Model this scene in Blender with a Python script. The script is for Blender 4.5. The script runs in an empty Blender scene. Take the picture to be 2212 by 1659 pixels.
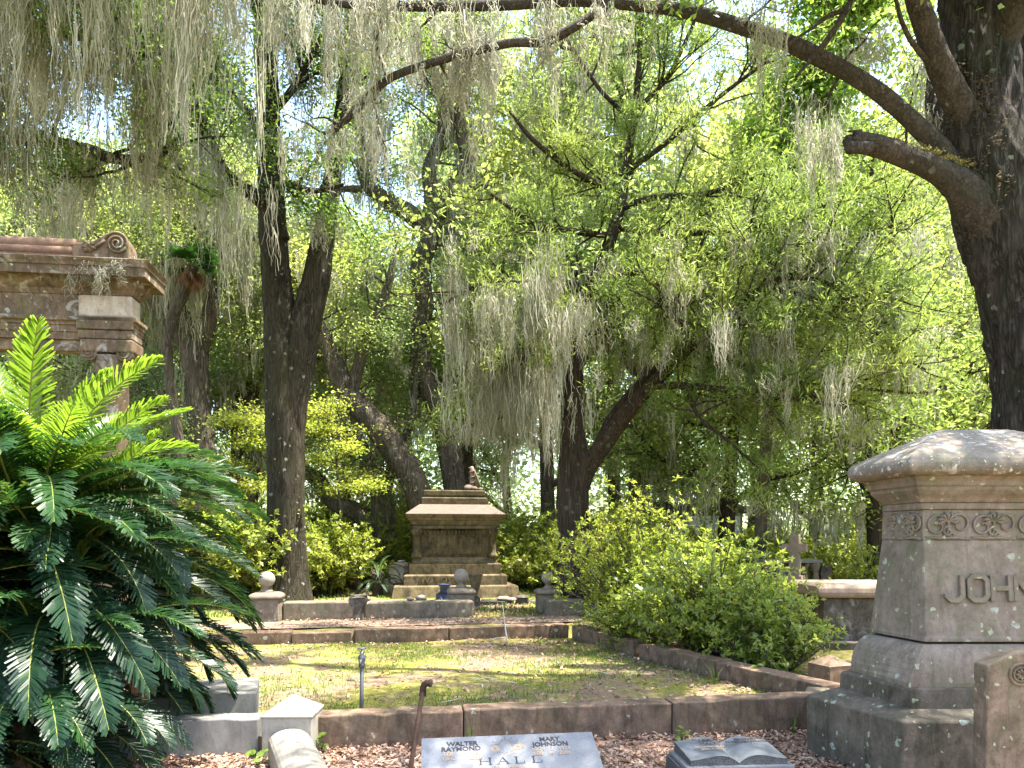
import bpy, bmesh, math, random
import numpy as np
from mathutils import Vector, Matrix

# ------------------------------------------------------------------ camera
S = bpy.context.scene
C = S.collection
F = 1597.0            # focal length in units of a 2212-wide picture
EYE = 1.6
HZ = 1165.0
cam_d = bpy.data.cameras.new('camera')
cam = bpy.data.objects.new('camera', cam_d)
C.objects.link(cam)
cam.location = (0, 0, EYE)
cam.rotation_euler = (math.radians(90), 0, 0)
cam_d.sensor_width = 36.0
cam_d.lens = F / 2212.0 * 36.0
cam_d.shift_y = (HZ - 829.5) / 2212.0
cam_d.clip_start = 0.05
cam_d.clip_end = 1500
S.camera = cam

# ------------------------------------------------------------------ world, sun
SUN_EL = math.radians(70)
SUN_AZ = math.radians(96)      # from +Y, positive towards +X
w = bpy.data.worlds.new('World')
S.world = w
w.use_nodes = True
nt = w.node_tree
nt.nodes.clear()
sky = nt.nodes.new('ShaderNodeTexSky')
sky.sky_type = 'NISHITA'
sky.sun_disc = False
sky.sun_elevation = SUN_EL
sky.sun_rotation = SUN_AZ
sky.air_density = 1.2
sky.dust_density = 2.2
sky.ozone_density = 1.0
bg = nt.nodes.new('ShaderNodeBackground')
bg.inputs['Strength'].default_value = 0.15
wo = nt.nodes.new('ShaderNodeOutputWorld')
nt.links.new(sky.outputs[0], bg.inputs[0])
nt.links.new(bg.outputs[0], wo.inputs[0])
sd = bpy.data.lights.new('sun', 'SUN')
sd.energy = 5.0
sd.angle = math.radians(0.55)
sd.color = (1.0, 0.94, 0.84)
sun = bpy.data.objects.new('sun', sd)
C.objects.link(sun)
tosun = Vector((math.sin(SUN_AZ) * math.cos(SUN_EL), math.cos(SUN_AZ) * math.cos(SUN_EL), math.sin(SUN_EL)))
sun.rotation_euler = tosun.to_track_quat('Z', 'Y').to_euler()
sun.location = (0, 0, 40)
S.view_settings.view_transform = 'Standard'
S.view_settings.look = 'None'
S.view_settings.gamma = 1.0
S.view_settings.use_curve_mapping = False
S.view_settings.exposure = 2.45
S.cycles.use_denoising = True
S.cycles.max_bounces = 8
S.cycles.diffuse_bounces = 5
S.cycles.glossy_bounces = 2
S.cycles.transmission_bounces = 6
S.cycles.sample_clamp_indirect = 6.0
S.cycles.caustics_reflective = False
S.cycles.caustics_refractive = False

R = np.random.default_rng(7)
PI = math.pi


def P(px, py, Y):
    """the point at depth Y seen at picture position (2212 x 1659)"""
    return ((px - 1106.0) / F * Y, Y, EYE + (HZ - py) / F * Y)


def G(px, py, z=0.0):
    Y = (EYE - z) * F / (py - HZ)
    return ((px - 1106.0) / F * Y, Y, z)


# ------------------------------------------------------------------ objects
def tag(o, label=None, cat=None, group=None, kind=None):
    if label: o['label'] = label
    if cat: o['category'] = cat
    if group: o['group'] = group
    if kind: o['kind'] = kind
    return o


def empty(name, loc, label=None, cat=None, group=None, rz=0.0):
    o = bpy.data.objects.new(name, None)
    o.empty_display_size = 0.2
    C.objects.link(o)
    o.location = loc
    o.rotation_euler = (0, 0, rz)
    return tag(o, label, cat, group)


def link(name, me, mat=None, parent=None, loc=None):
    o = bpy.data.objects.new(name, me)
    C.objects.link(o)
    if mat is not None and len(me.materials) == 0:
        me.materials.append(mat)
    if parent is not None:
        o.parent = parent
    if loc is not None:
        o.location = loc
    return o


def copy_tree(o, parent=None):
    c = o.copy()
    C.objects.link(c)
    if parent is not None:
        c.parent = parent
    for ch in [k for k in C.objects if k.parent == o]:
        copy_tree(ch, c)
    return c


def copy_kids(root, kids):
    c = root.copy()
    C.objects.link(c)
    for k in kids:
        d = k.copy()
        C.objects.link(d)
        d.parent = c
    return c


def np_mesh(name, V, Q, mat=None, parent=None, smooth=False, rnd=None, origin=(0, 0, 0), mats=None, midx=None):
    """V (n,3) world, Q (m,k) faces all with k corners"""
    V = np.asarray(V, dtype=np.float32) - np.asarray(origin, dtype=np.float32)
    Q = np.asarray(Q, dtype=np.int32)
    m, k = Q.shape
    me = bpy.data.meshes.new(name)
    me.vertices.add(len(V))
    me.vertices.foreach_set('co', V.ravel())
    me.loops.add(m * k)
    me.loops.foreach_set('vertex_index', Q.ravel())
    me.polygons.add(m)
    me.polygons.foreach_set('loop_start', np.arange(m, dtype=np.int32) * k)
    me.polygons.foreach_set('loop_total', np.full(m, k, dtype=np.int32))
    if smooth:
        me.polygons.foreach_set('use_smooth', np.ones(m, dtype=bool))
    if rnd is not None:
        a = me.attributes.new('rnd', 'FLOAT', 'FACE')
        a.data.foreach_set('value', np.asarray(rnd, dtype=np.float32))
    if mats:
        for mm in mats: me.materials.append(mm)
        me.polygons.foreach_set('material_index', np.asarray(midx, dtype=np.int32))
    me.update(calc_edges=True)
    return link(name, me, mat, parent)


class MB:
    """collects faces of any size"""
    def __init__(s):
        s.v, s.f, s.sm = [], [], []

    def add(s, vs, fs, smooth=False):
        n = len(s.v)
        s.v += [tuple(float(c) for c in v) for v in vs]
        s.f += [tuple(n + i for i in f) for f in fs]
        s.sm += [smooth] * len(fs)
        return s

    def box(s, x0, x1, y0, y1, z0, z1, tx=0.0, ty=0.0):
        """tx, ty: how much the top is drawn in"""
        v = [(x0, y0, z0), (x1, y0, z0), (x1, y1, z0), (x0, y1, z0),
             (x0 + tx, y0 + ty, z1), (x1 - tx, y0 + ty, z1), (x1 - tx, y1 - ty, z1), (x0 + tx, y1 - ty, z1)]
        return s.add(v, [(3, 2, 1, 0), (4, 5, 6, 7), (0, 1, 5, 4), (1, 2, 6, 5), (2, 3, 7, 6), (3, 0, 4, 7)])

    def loft(s, rings, cap0=True, cap1=True, smooth=False):
        n = len(rings[0])
        vs = [p for r in rings for p in r]
        fs = []
        for i in range(len(rings) - 1):
            for j in range(n):
                a = i * n + j
                b = i * n + (j + 1) % n
                fs.append((a, b, b + n, a + n))
        s.add(vs, fs, smooth)
        base = len(s.v) - len(vs)
        if cap0:
            s.f.append(tuple(base + j for j in reversed(range(n)))); s.sm.append(False)
        if cap1:
            s.f.append(tuple(base + (len(rings) - 1) * n + j for j in range(n))); s.sm.append(False)
        return s

    def lathe(s, prof, seg=24, c=(0, 0), smooth=True, start=0.0):
        rings = [[(c[0] + r * math.cos(start + 2 * PI * k / seg), c[1] + r * math.sin(start + 2 * PI * k / seg), z) for k in range(seg)] for r, z in prof]
        return s.loft(rings, smooth=smooth)

    def tube(s, pts, rad, seg=8, smooth=True):
        V, Q = tube_arrays(np.array(pts, float), np.array(rad if hasattr(rad, '__len__') else [rad] * len(pts), float), seg)
        n0 = len(V)
        s.add(V, [tuple(q) for q in Q], smooth)
        b = len(s.v) - n0
        s.f.append(tuple(b + j for j in reversed(range(seg)))); s.sm.append(False)
        s.f.append(tuple(b + n0 - seg + j for j in range(seg))); s.sm.append(False)
        return s

    def prism(s, poly, y0, y1):
        """poly in (x,z), extruded along y"""
        n = len(poly)
        vs = [(x, y0, z) for x, z in poly] + [(x, y1, z) for x, z in poly]
        fs = [tuple(range(n)), tuple(reversed(range(n, 2 * n)))]
        fs += [(i, i + n, (i + 1) % n + n, (i + 1) % n) for i in range(n)]
        return s.add(vs, fs)

    def build(s, name, mat=None, parent=None, bevel=0.0, seg=2, rough=0.0, loc=None, rz=None):
        me = bpy.data.meshes.new(name)
        me.from_pydata(s.v, [], s.f)
        me.polygons.foreach_set('use_smooth', s.sm)
        bm = bmesh.new(); bm.from_mesh(me)
        bmesh.ops.recalc_face_normals(bm, faces=bm.faces)
        bm.to_mesh(me); bm.free()
        me.update()
        o = link(name, me, mat, parent)
        if loc is not None: o.location = loc
        if rz is not None: o.rotation_euler = (0, 0, rz)
        if bevel > 0:
            b = o.modifiers.new('bevel', 'BEVEL')
            b.width = bevel; b.segments = seg; b.limit_method = 'ANGLE'; b.angle_limit = math.radians(28)
            b.harden_normals = False
        return o


# ------------------------------------------------------------------ tubes and limbs
def spline(pts, ds):
    """Catmull-Rom through rows of pts (x,y,z,r) at about ds spacing"""
    p = np.array(pts, float)
    p = np.vstack([2 * p[0] - p[1], p, 2 * p[-1] - p[-2]])
    out = []
    for i in range(1, len(p) - 2):
        L = np.linalg.norm(p[i + 1, :3] - p[i, :3])
        n = max(2, int(L / ds))
        t = np.linspace(0, 1, n, endpoint=False)[:, None]
        a, b, c, d = p[i - 1], p[i], p[i + 1], p[i + 2]
        out.append(0.5 * (2 * b + (c - a) * t + (2 * a - 5 * b + 4 * c - d) * t ** 2 + (3 * b - a - 3 * c + d) * t ** 3))
    out.append(p[-2][None])
    o = np.vstack(out)
    o[:, 3] = np.maximum(o[:, 3], 0.004)
    return o


def tube_arrays(c, r, seg, relief=None):
    n = len(c)
    T = np.gradient(c, axis=0)
    T /= np.linalg.norm(T, axis=1)[:, None] + 1e-9
    up = np.array([0.13, 0.97, 0.21]) if abs(T[0][1]) < 0.8 else np.array([1.0, 0.05, 0.1])
    N = np.zeros_like(c)
    u = up - T[0] * up.dot(T[0]); u /= np.linalg.norm(u)
    for i in range(n):
        u = u - T[i] * u.dot(T[i]); u /= np.linalg.norm(u) + 1e-9
        N[i] = u
    B = np.cross(T, N)
    th = np.linspace(0, 2 * PI, seg, endpoint=False)
    rr = np.repeat(r[:, None], seg, 1)
    if relief is not None: rr = rr * relief(th, n)
    V = c[:, None, :] + rr[:, :, None] * (np.cos(th)[None, :, None] * N[:, None, :] + np.sin(th)[None, :, None] * B[:, None, :])
    V = V.reshape(-1, 3)
    i = np.arange(n - 1)[:, None] * seg
    j = np.arange(seg)[None, :]
    a = (i + j).ravel(); b = (i + (j + 1) % seg).ravel()
    Q = np.stack([a, b, b + seg, a + seg], 1)
    return V, Q


def bark_relief(amp, rng, fine=1.0):
    ks = rng.integers(5, 26, 7)
    ph = rng.uniform(0, 6.28, 7)
    fr = rng.uniform(0.02, 0.12, 7) * fine
    lump = rng.uniform(0, 6.28, 4)

    def f(th, n):
        s = np.arange(n)[:, None]
        t = th[None, :]
        v = 0
        for k, p, q in zip(ks, ph, fr):
            v = v + (1 - 2 * np.abs(np.sin(0.5 * (k * t + p + 1.6 * np.sin(q * s * 6 + p))))) / 7 * (0.6 + 0.4 * np.sin(s * q * 9 + p * 2))
        big = np.sin(2 * t + lump[0] + s * .05) * .5 + np.sin(3 * t + lump[1] - s * .08) * .35 + np.sin(s * .31 + lump[2] + t) * .3
        return 1 + amp * (v * 1.8) + amp * 0.7 * big
    return f


class Wood:
    """all the limbs of one tree as one mesh"""
    def __init__(s, rng):
        s.V, s.Q, s.n, s.rng = [], [], 0, rng

    def put(s, V, Q):
        s.V.append(V); s.Q.append(Q + s.n); s.n += len(V)

    def limb(s, pts, ds=0.12, seg=20, amp=0.08, wob=0.0):
        o = spline(pts, ds)
        if wob:
            k = len(o)
            for ax in range(3):
                w_ = np.convolve(s.rng.normal(0, 1, k + 8), np.ones(9) / 9, 'valid')
                o[:, ax] += w_ * wob * np.minimum(1, np.arange(k) / 6)
        V, Q = tube_arrays(o[:, :3], o[:, 3], seg, bark_relief(amp, s.rng))
        s.put(V, Q)
        return o

    def twig(s, c, r, seg=4):
        V, Q = tube_arrays(c, r, seg)
        s.put(V, Q)

    def build(s, name, mat, parent, kind=None):
        o = np_mesh(name, np.vstack(s.V), np.vstack(s.Q), mat, parent, smooth=True, origin=parent.location if parent else (0, 0, 0))
        if kind: o['kind'] = kind
        return o


def branches(wood, path, rng, n, length, spread=1.0, up=0.25, t0=0.3, t1=1.0, r0=0.03, sub=3, droop=0.0, bias=(0, 0, 0)):
    """side branches along a limb; returns points where foliage sits and points moss hangs from"""
    leaf, hang = [], []
    k = len(path)
    for _ in range(n):
        i = int(rng.uniform(t0, t1) * (k - 1))
        p = path[i, :3].copy()
        d = rng.normal(0, 1, 3) * spread
        T = path[min(i + 2, k - 1), :3] - path[max(i - 2, 0), :3]
        T = T / (np.linalg.norm(T) + 1e-9)
        d = d + T * 0.7 + np.array([0, 0, up]) + np.array(bias)
        d /= np.linalg.norm(d)
        L = length * rng.uniform(0.45, 1.2)
        m = 7
        pts = [p]
        for j in range(m):
            d = d + rng.normal(0, 0.17, 3) + np.array([0, 0, 0.04 - droop])
            d /= np.linalg.norm(d)
            pts.append(pts[-1] + d * L / m)
        pts = np.array(pts)
        r = np.linspace(min(r0, path[i, 3] * 0.6), 0.006, m + 1)
        wood.twig(pts, r, 5)
        hang.append(pts[2:])
        for _2 in range(sub):
            a = rng.integers(2, m + 1)
            q = pts[a]
            e = d + rng.normal(0, 0.75, 3); e /= np.linalg.norm(e)
            l2 = L * rng.uniform(0.25, 0.55)
            qs = np.array([q + e * l2 * t + rng.normal(0, 0.03, 3) * t for t in (0, .33, .66, 1.0)])
            wood.twig(qs, np.linspace(0.011, 0.004, 4), 3)
            leaf.append(qs[1:]); hang.append(qs[1:])
        leaf.append(pts[4:])
    return np.vstack(leaf), np.vstack(hang)


# ------------------------------------------------------------------ leaves and moss
def unit(a):
    return a / (np.linalg.norm(a, axis=1)[:, None] + 1e-9)


def leaf_arrays(cen, k, rad, size, rng, aspect=0.45, upb=0.5, flat=0.65, dirb=(0, 0, 0)):
    """k leaves round every centre: one folded quad each"""
    c = np.repeat(cen, k, 0)
    n = len(c)
    off = rng.normal(0, 1, (n, 3)) * rad
    off[:, 2] *= flat
    c = c + off
    d = unit(rng.normal(0, 1, (n, 3)) * np.array([1, 1, 0.6]) + np.array(dirb))
    nr = unit(rng.normal(0, 1, (n, 3)) * 0.75 + np.array([0, 0, upb]))
    sd_ = unit(np.cross(d, nr))
    L = (size * rng.uniform(0.6, 1.25, n))[:, None]
    W = L * aspect * 0.5
    nn = np.cross(sd_, d)
    a = c
    b = c + d * L * 0.45 + sd_ * W + nn * W * 0.3
    e = c + d * L
    g = c + d * L * 0.45 - sd_ * W + nn * W * 0.3
    V = np.stack([a, b, e, g], 1).reshape(-1, 3)
    Q = np.arange(n * 4).reshape(-1, 4)
    return V, Q, rng.uniform(0, 1, n)


def clear(p, rng):
    """thin what stands in front of the crooked and the leaning trunks"""
    qx = p[:, 0] / p[:, 1] * F + 1106
    qy = HZ - (p[:, 2] - EYE) / p[:, 1] * F
    win = (qx > 872) & (qx < 968) & (qy > 470) & (qy < 900)
    t_ = np.clip((qy - 700) / 350, 0, 1)
    win |= (np.abs(qx - (690 + 210 * t_)) < 62) & (qy > 690) & (qy < 1060)
    win &= (p[:, 1] < 22.6) & (p[:, 1] > 12)
    return p[~win | (rng.uniform(0, 1, len(p)) < .10)]


def crown(name, cen, k, rad, size, rng, mat, parent, **kw):
    cen = clear(cen, rng)
    V, Q, r = leaf_arrays(cen, k, rad, size, rng, **kw)
    # one tone per cluster with a little per leaf
    base = np.repeat(rng.uniform(0, 1, len(cen)), k)
    o = np_mesh(name, V, Q, mat, parent, rnd=0.6 * base + 0.4 * r, origin=parent.location if parent else (0, 0, 0))
    o['kind'] = 'stuff'
    return o


def moss_arrays(anchors, Ls, rng, strands=22, width=0.012, rad=0.07, K=6):
    n = len(anchors)
    N = n * strands
    A = np.repeat(anchors, strands, 0)
    L = np.repeat(Ls, strands)
    u = rng.uniform(0, 1, N) ** 1.3
    spread = np.repeat(rng.uniform(0.5, 1.5, n), strands) * rad * np.where(rng.uniform(0, 1, N) < .5, .45, 1.15)
    off = rng.normal(0, 1, (N, 3)) * (spread * (1 - 0.75 * u))[:, None]
    st = A + off
    st[:, 2] = A[:, 2] - u * L * 0.72 + rng.normal(0, 0.02, N)
    ln = L * (0.16 + 0.42 * rng.uniform(0, 1, N)) * (1.0 - 0.35 * u)
    t = np.linspace(0, 1, K)
    lat = np.cumsum(rng.normal(0, 1, (N, K, 2)), axis=1) * 0.012 + rng.normal(0, 1, (N, K, 2)) * 0.018
    lat[:, 0] = 0
    wind = np.repeat(rng.normal(0, .035, (n, 2)), strands, 0)
    lat = lat + wind[:, None, :] * ((u * L)[:, None, None] + (ln[:, None] * t[None])[:, :, None])
    # strands gather towards the clump's axis as they fall
    pull = -off[:, None, :2] * (t[None, :, None] ** 1.2) * 0.55
    c = np.zeros((N, K, 3))
    c[:, :, :2] = st[:, None, :2] + lat + pull
    c[:, :, 2] = st[:, None, 2] - ln[:, None] * t[None]
    ang = rng.uniform(0, PI, N)
    w = (width * rng.uniform(0.4, 1.5, (N, K))) * (1 - 0.6 * t[None])
    sidev = np.stack([np.cos(ang), np.sin(ang), rng.normal(0, .2, N)], 1)[:, None, :]
    V = np.stack([c - sidev * w[:, :, None] / 2, c + sidev * w[:, :, None] / 2], 2).reshape(-1, 3)
    b = (np.arange(N) * K * 2)[:, None] + (np.arange(K - 1) * 2)[None]
    b = b.ravel()
    Q = np.stack([b, b + 1, b + 3, b + 2], 1)
    rnd = np.repeat(rng.uniform(0, 1, n), strands * (K - 1)) * 0.55 + np.repeat(rng.uniform(0, 1, N), K - 1) * 0.45
    return V, Q, rnd


def moss(anchors, Ls, rng, label, group=None, **kw):
    anchors = np.asarray(anchors); Ls = np.asarray(Ls)
    qx = anchors[:, 0] / anchors[:, 1] * F + 1106
    qy = HZ - (anchors[:, 2] - EYE) / anchors[:, 1] * F
    qb = qy + Ls / anchors[:, 1] * F
    win = (qx > 878) & (qx < 962) & (qy < 880) & (qb > 480)
    win |= (qx > 660) & (qx < 880) & (qy < 1000) & (qb > 740 + (qx - 720) * 1.2) & (anchors[:, 1] > 12)
    keep = ~win | (rng.uniform(0, 1, len(qx)) < .15)
    anchors, Ls = anchors[keep], Ls[keep]
    V, Q, r = moss_arrays(anchors, Ls, rng, **kw)
    o = np_mesh('spanish_moss', V, Q, M['moss'], None, rnd=r)
    return tag(o, label, 'spanish moss', group, 'stuff')


# ------------------------------------------------------------------ materials
M = {}


class NT:
    def __init__(s, name):
        m = bpy.data.materials.new(name)
        m.use_nodes = True
        s.m = m
        s.t = m.node_tree
        s.t.nodes.clear()
        s.out = s.t.nodes.new('ShaderNodeOutputMaterial')
        s.tc = s.t.nodes.new('ShaderNodeTexCoord')

    def n(s, typ, **kw):
        nd = s.t.nodes.new('ShaderNode' + typ)
        for k, v in kw.items():
            if k.startswith('i_'):
                nd.inputs[k[2:].replace('_', ' ')].default_value = v
            else:
                setattr(nd, k, v)
        return nd

    def l(s, a, b):
        s.t.links.new(a, b)

    def co(s, scale=(1, 1, 1), rot=(0, 0, 0), loc=(0, 0, 0)):
        mp = s.n('Mapping')
        mp.inputs['Scale'].default_value = scale
        mp.inputs['Rotation'].default_value = rot
        mp.inputs['Location'].default_value = loc
        s.l(s.tc.outputs['Object'], mp.inputs['Vector'])
        return mp.outputs[0]

    def noise(s, co, scale=5, detail=5, rough=0.6, dist=0.0):
        nd = s.n('TexNoise')
        nd.inputs['Scale'].default_value = scale
        nd.inputs['Detail'].default_value = detail
        nd.inputs['Roughness'].default_value = rough
        nd.inputs['Distortion'].default_value = dist
        s.l(co, nd.inputs['Vector'])
        return nd.outputs['Fac']

    def ramp(s, fac, stops, interp='LINEAR'):
        r = s.n('ValToRGB')
        r.color_ramp.interpolation = interp
        e = r.color_ramp.elements
        e[0].position, e[0].color = stops[0][0], (*stops[0][1], 1) if hasattr(stops[0][1], '__len__') else (stops[0][1],) * 3 + (1,)
        e[1].position, e[1].color = stops[-1][0], (*stops[-1][1], 1) if hasattr(stops[-1][1], '__len__') else (stops[-1][1],) * 3 + (1,)
        for p, c in stops[1:-1]:
            q = e.new(p)
            q.color = (*c, 1) if hasattr(c, '__len__') else (c, c, c, 1)
        s.l(fac, r.inputs[0])
        return r.outputs[0]

    def mix(s, fac, a, b, mode='MIX'):
        m = s.n('MixRGB', blend_type=mode)
        for sock, v in ((m.inputs[0], fac), (m.inputs[1], a), (m.inputs[2], b)):
            if hasattr(v, 'is_output') or isinstance(v, bpy.types.NodeSocket):
                s.l(v, sock)
            elif hasattr(v, '__len__'):
                sock.default_value = (*v, 1)
            else:
                sock.default_value = v
        return m.outputs[0]

    def math(s, op, a, b=None, c=None):
        m = s.n('Math', operation=op)
        for i, v in enumerate((a, b, c)):
            if v is None: continue
            if isinstance(v, bpy.types.NodeSocket): s.l(v, m.inputs[i])
            else: m.inputs[i].default_value = v
        return m.outputs[0]

    def bsdf(s, col, rough=0.8, height=None, bump=0.3, dist=0.02, spec=0.3, metal=0.0):
        b = s.n('BsdfPrincipled')
        if isinstance(col, bpy.types.NodeSocket): s.l(col, b.inputs['Base Color'])
        else: b.inputs['Base Color'].default_value = (*col, 1)
        if isinstance(rough, bpy.types.NodeSocket): s.l(rough, b.inputs['Roughness'])
        else: b.inputs['Roughness'].default_value = rough
        b.inputs['Specular IOR Level'].default_value = spec
        b.inputs['Metallic'].default_value = metal
        if height is not None:
            bp = s.n('Bump')
            bp.inputs['Strength'].default_value = bump
            bp.inputs['Distance'].default_value = dist
            s.l(height, bp.inputs['Height'])
            s.l(bp.outputs[0], b.inputs['Normal'])
        return b

    def done(s, sh):
        s.l(sh.outputs[0], s.out.inputs['Surface'])
        M[s.m.name] = s.m
        return s.m


def stone(name, light, dark, stain, streak=0.5, moss_amt=0.3, moss_col=(0.10, 0.11, 0.045), lichen=0.0, lichen_col=(0.34, 0.38, 0.30),
          lich_scale=9.0, grain=90.0, rough=0.85, bump=0.35, foot=0.0, white=0.0):
    t = NT(name)
    k_ = 0.74
    ck = (1.02 * k_, .97 * k_, .88 * k_)
    light = tuple(v * q for v, q in zip(light, ck)); dark = tuple(v * q for v, q in zip(dark, ck)); stain = tuple(v * q for v, q in zip(stain, ck))
    c = t.co()
    big = t.noise(c, 2.2, 6, 0.62, 0.4)
    mid = t.noise(c, 9, 7, 0.68)
    fine = t.noise(c, grain, 4, 0.7)
    col = t.mix(t.ramp(mid, [(0.3, 0.0), (0.72, 1.0)]), dark, light)
    col = t.mix(t.math('MULTIPLY', t.ramp(fine, [(0.3, 0.0), (0.75, 1.0)]), 0.45), col, t.mix(0.5, col, light))
    # dark weathering that runs down the stone
    sv = t.co((7, 7, 1.5))
    run = t.noise(sv, 1.7, 9, 0.7, 1.2)
    cl = t.ramp(t.noise(t.co(loc=(2, 9, 4)), 4.5, 8, 0.7, 0.8), [(0.44, 0.0), (0.6, 1.0)])
    rs = t.ramp(t.math('ADD', t.math('MULTIPLY', run, 0.7), t.math('MULTIPLY', big, 0.3)), [(0.43, 0.0), (0.6, 1.0)])
    fac = t.math('MULTIPLY', t.math('MULTIPLY_ADD', rs, 0.55, t.math('MULTIPLY', cl, 0.45)), streak)
    col = t.mix(fac, col, stain)
    spk = t.ramp(t.noise(c, 38, 5, 0.75), [(0.52, 0.0), (0.66, 1.0)])
    col = t.mix(t.math('MULTIPLY', spk, 0.35 * streak + 0.12), col, (stain[0] * .6, stain[1] * .6, stain[2] * .6))
    if moss_amt > 0:
        g = t.ramp(t.noise(t.co((3, 3, 1.3), loc=(4, 1, 3)), 1.4, 8, 0.7, 0.5), [(0.46, 0.0), (0.66, 1.0)])
        g2 = t.ramp(t.noise(c, 24, 6, 0.75), [(0.36, 0.0), (0.6, 1.0)])
        col = t.mix(t.math('MULTIPLY', t.math('MULTIPLY', g, g2), moss_amt), col, moss_col)
    if white > 0:
        g = t.ramp(t.noise(t.co(loc=(7, 2, 5)), 5.5, 8, 0.72, 0.6), [(0.54, 0.0), (0.64, 1.0)])
        col = t.mix(t.math('MULTIPLY', g, white), col, (0.55, 0.52, 0.46))
    if foot > 0:
        sp = t.n('SeparateXYZ')
        t.l(t.tc.outputs['Object'], sp.inputs[0])
        ft = t.math('ADD', sp.outputs[2], t.math('MULTIPLY', mid, foot))
        col = t.mix(t.math('MULTIPLY', t.ramp(ft, [(foot * 0.45, 1.0), (foot * 1.35, 0.0)]), 0.6), col, (stain[0] * .8, stain[1] * .72, stain[2] * .6))
    h = t.math('ADD', t.math('MULTIPLY', fine, 0.35), t.math('MULTIPLY', mid, 0.9))
    if lichen > 0:
        for sc, seed, thr, lc in ((lich_scale, 0, 0.30, lichen_col), (lich_scale * 2.3, 5, 0.36, (lichen_col[0] * 1.05, lichen_col[1] * 1.02, lichen_col[2] * .8))):
            vo = t.n('TexVoronoi', feature='F1')
            vo.inputs['Scale'].default_value = sc
            wv = t.n('VectorMath', operation='MULTIPLY_ADD')
            nn = t.n('TexNoise'); nn.inputs['Scale'].default_value = 22; nn.inputs['Detail'].default_value = 6
            t.l(t.co(loc=(seed, seed, seed)), nn.inputs['Vector'])
            t.l(nn.outputs['Color'], wv.inputs[0]); wv.inputs[1].default_value = (0.07, 0.07, 0.07)
            t.l(t.co(loc=(seed, seed, seed)), wv.inputs[2])
            t.l(wv.outputs[0], vo.inputs['Vector'])
            sx = t.n('SeparateXYZ'); t.l(vo.outputs['Color'], sx.inputs[0])
            rad = t.math('MULTIPLY', t.math('SUBTRACT', sx.outputs[0], 1.0 - lichen), thr / max(lichen, 0.05))
            dd = t.math('SUBTRACT', rad, vo.outputs['Distance'])
            mk = t.ramp(dd, [(0.0, 0.0), (0.03, 1.0)])
            mk = t.math('MULTIPLY', mk, t.ramp(t.noise(t.co(), 45, 5, .75), [(0.36, 0.1), (0.56, 0.95)]))
            col = t.mix(t.math('MULTIPLY', mk, 0.9), col, lc)
            h = t.math('MULTIPLY_ADD', mk, 0.25, h)
    return t.done(t.bsdf(col, rough, h, bump, 0.012, 0.25))


def foliage(name, c0, c1, trans, tmix=0.5, rough=0.45, spec=0.35, scale=0.6, clump=0.35, alt=None):
    t = NT(name)
    a = t.n('Attribute', attribute_name='rnd')
    col = t.mix(a.outputs['Fac'], c0, c1)
    nz = t.noise(t.co(), scale, 3, 0.5)
    if alt is not None:
        col = t.mix(t.math('MULTIPLY', t.ramp(nz, [(0.42, 0.0), (0.62, 1.0)]), clump * 2), col, alt)
    b = t.bsdf(col, rough, spec=spec)
    tr = t.n('BsdfTranslucent')
    tcol = t.mix(0.65, trans, t.mix(1.0, col, (2.2, 2.2, 2.2), 'MULTIPLY'))
    t.l(tcol, tr.inputs['Color'])
    mx = t.n('MixShader')
    mx.inputs[0].default_value = tmix
    t.l(b.outputs[0], mx.inputs[1]); t.l(tr.outputs[0], mx.inputs[2])
    return t.done(mx)


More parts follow.
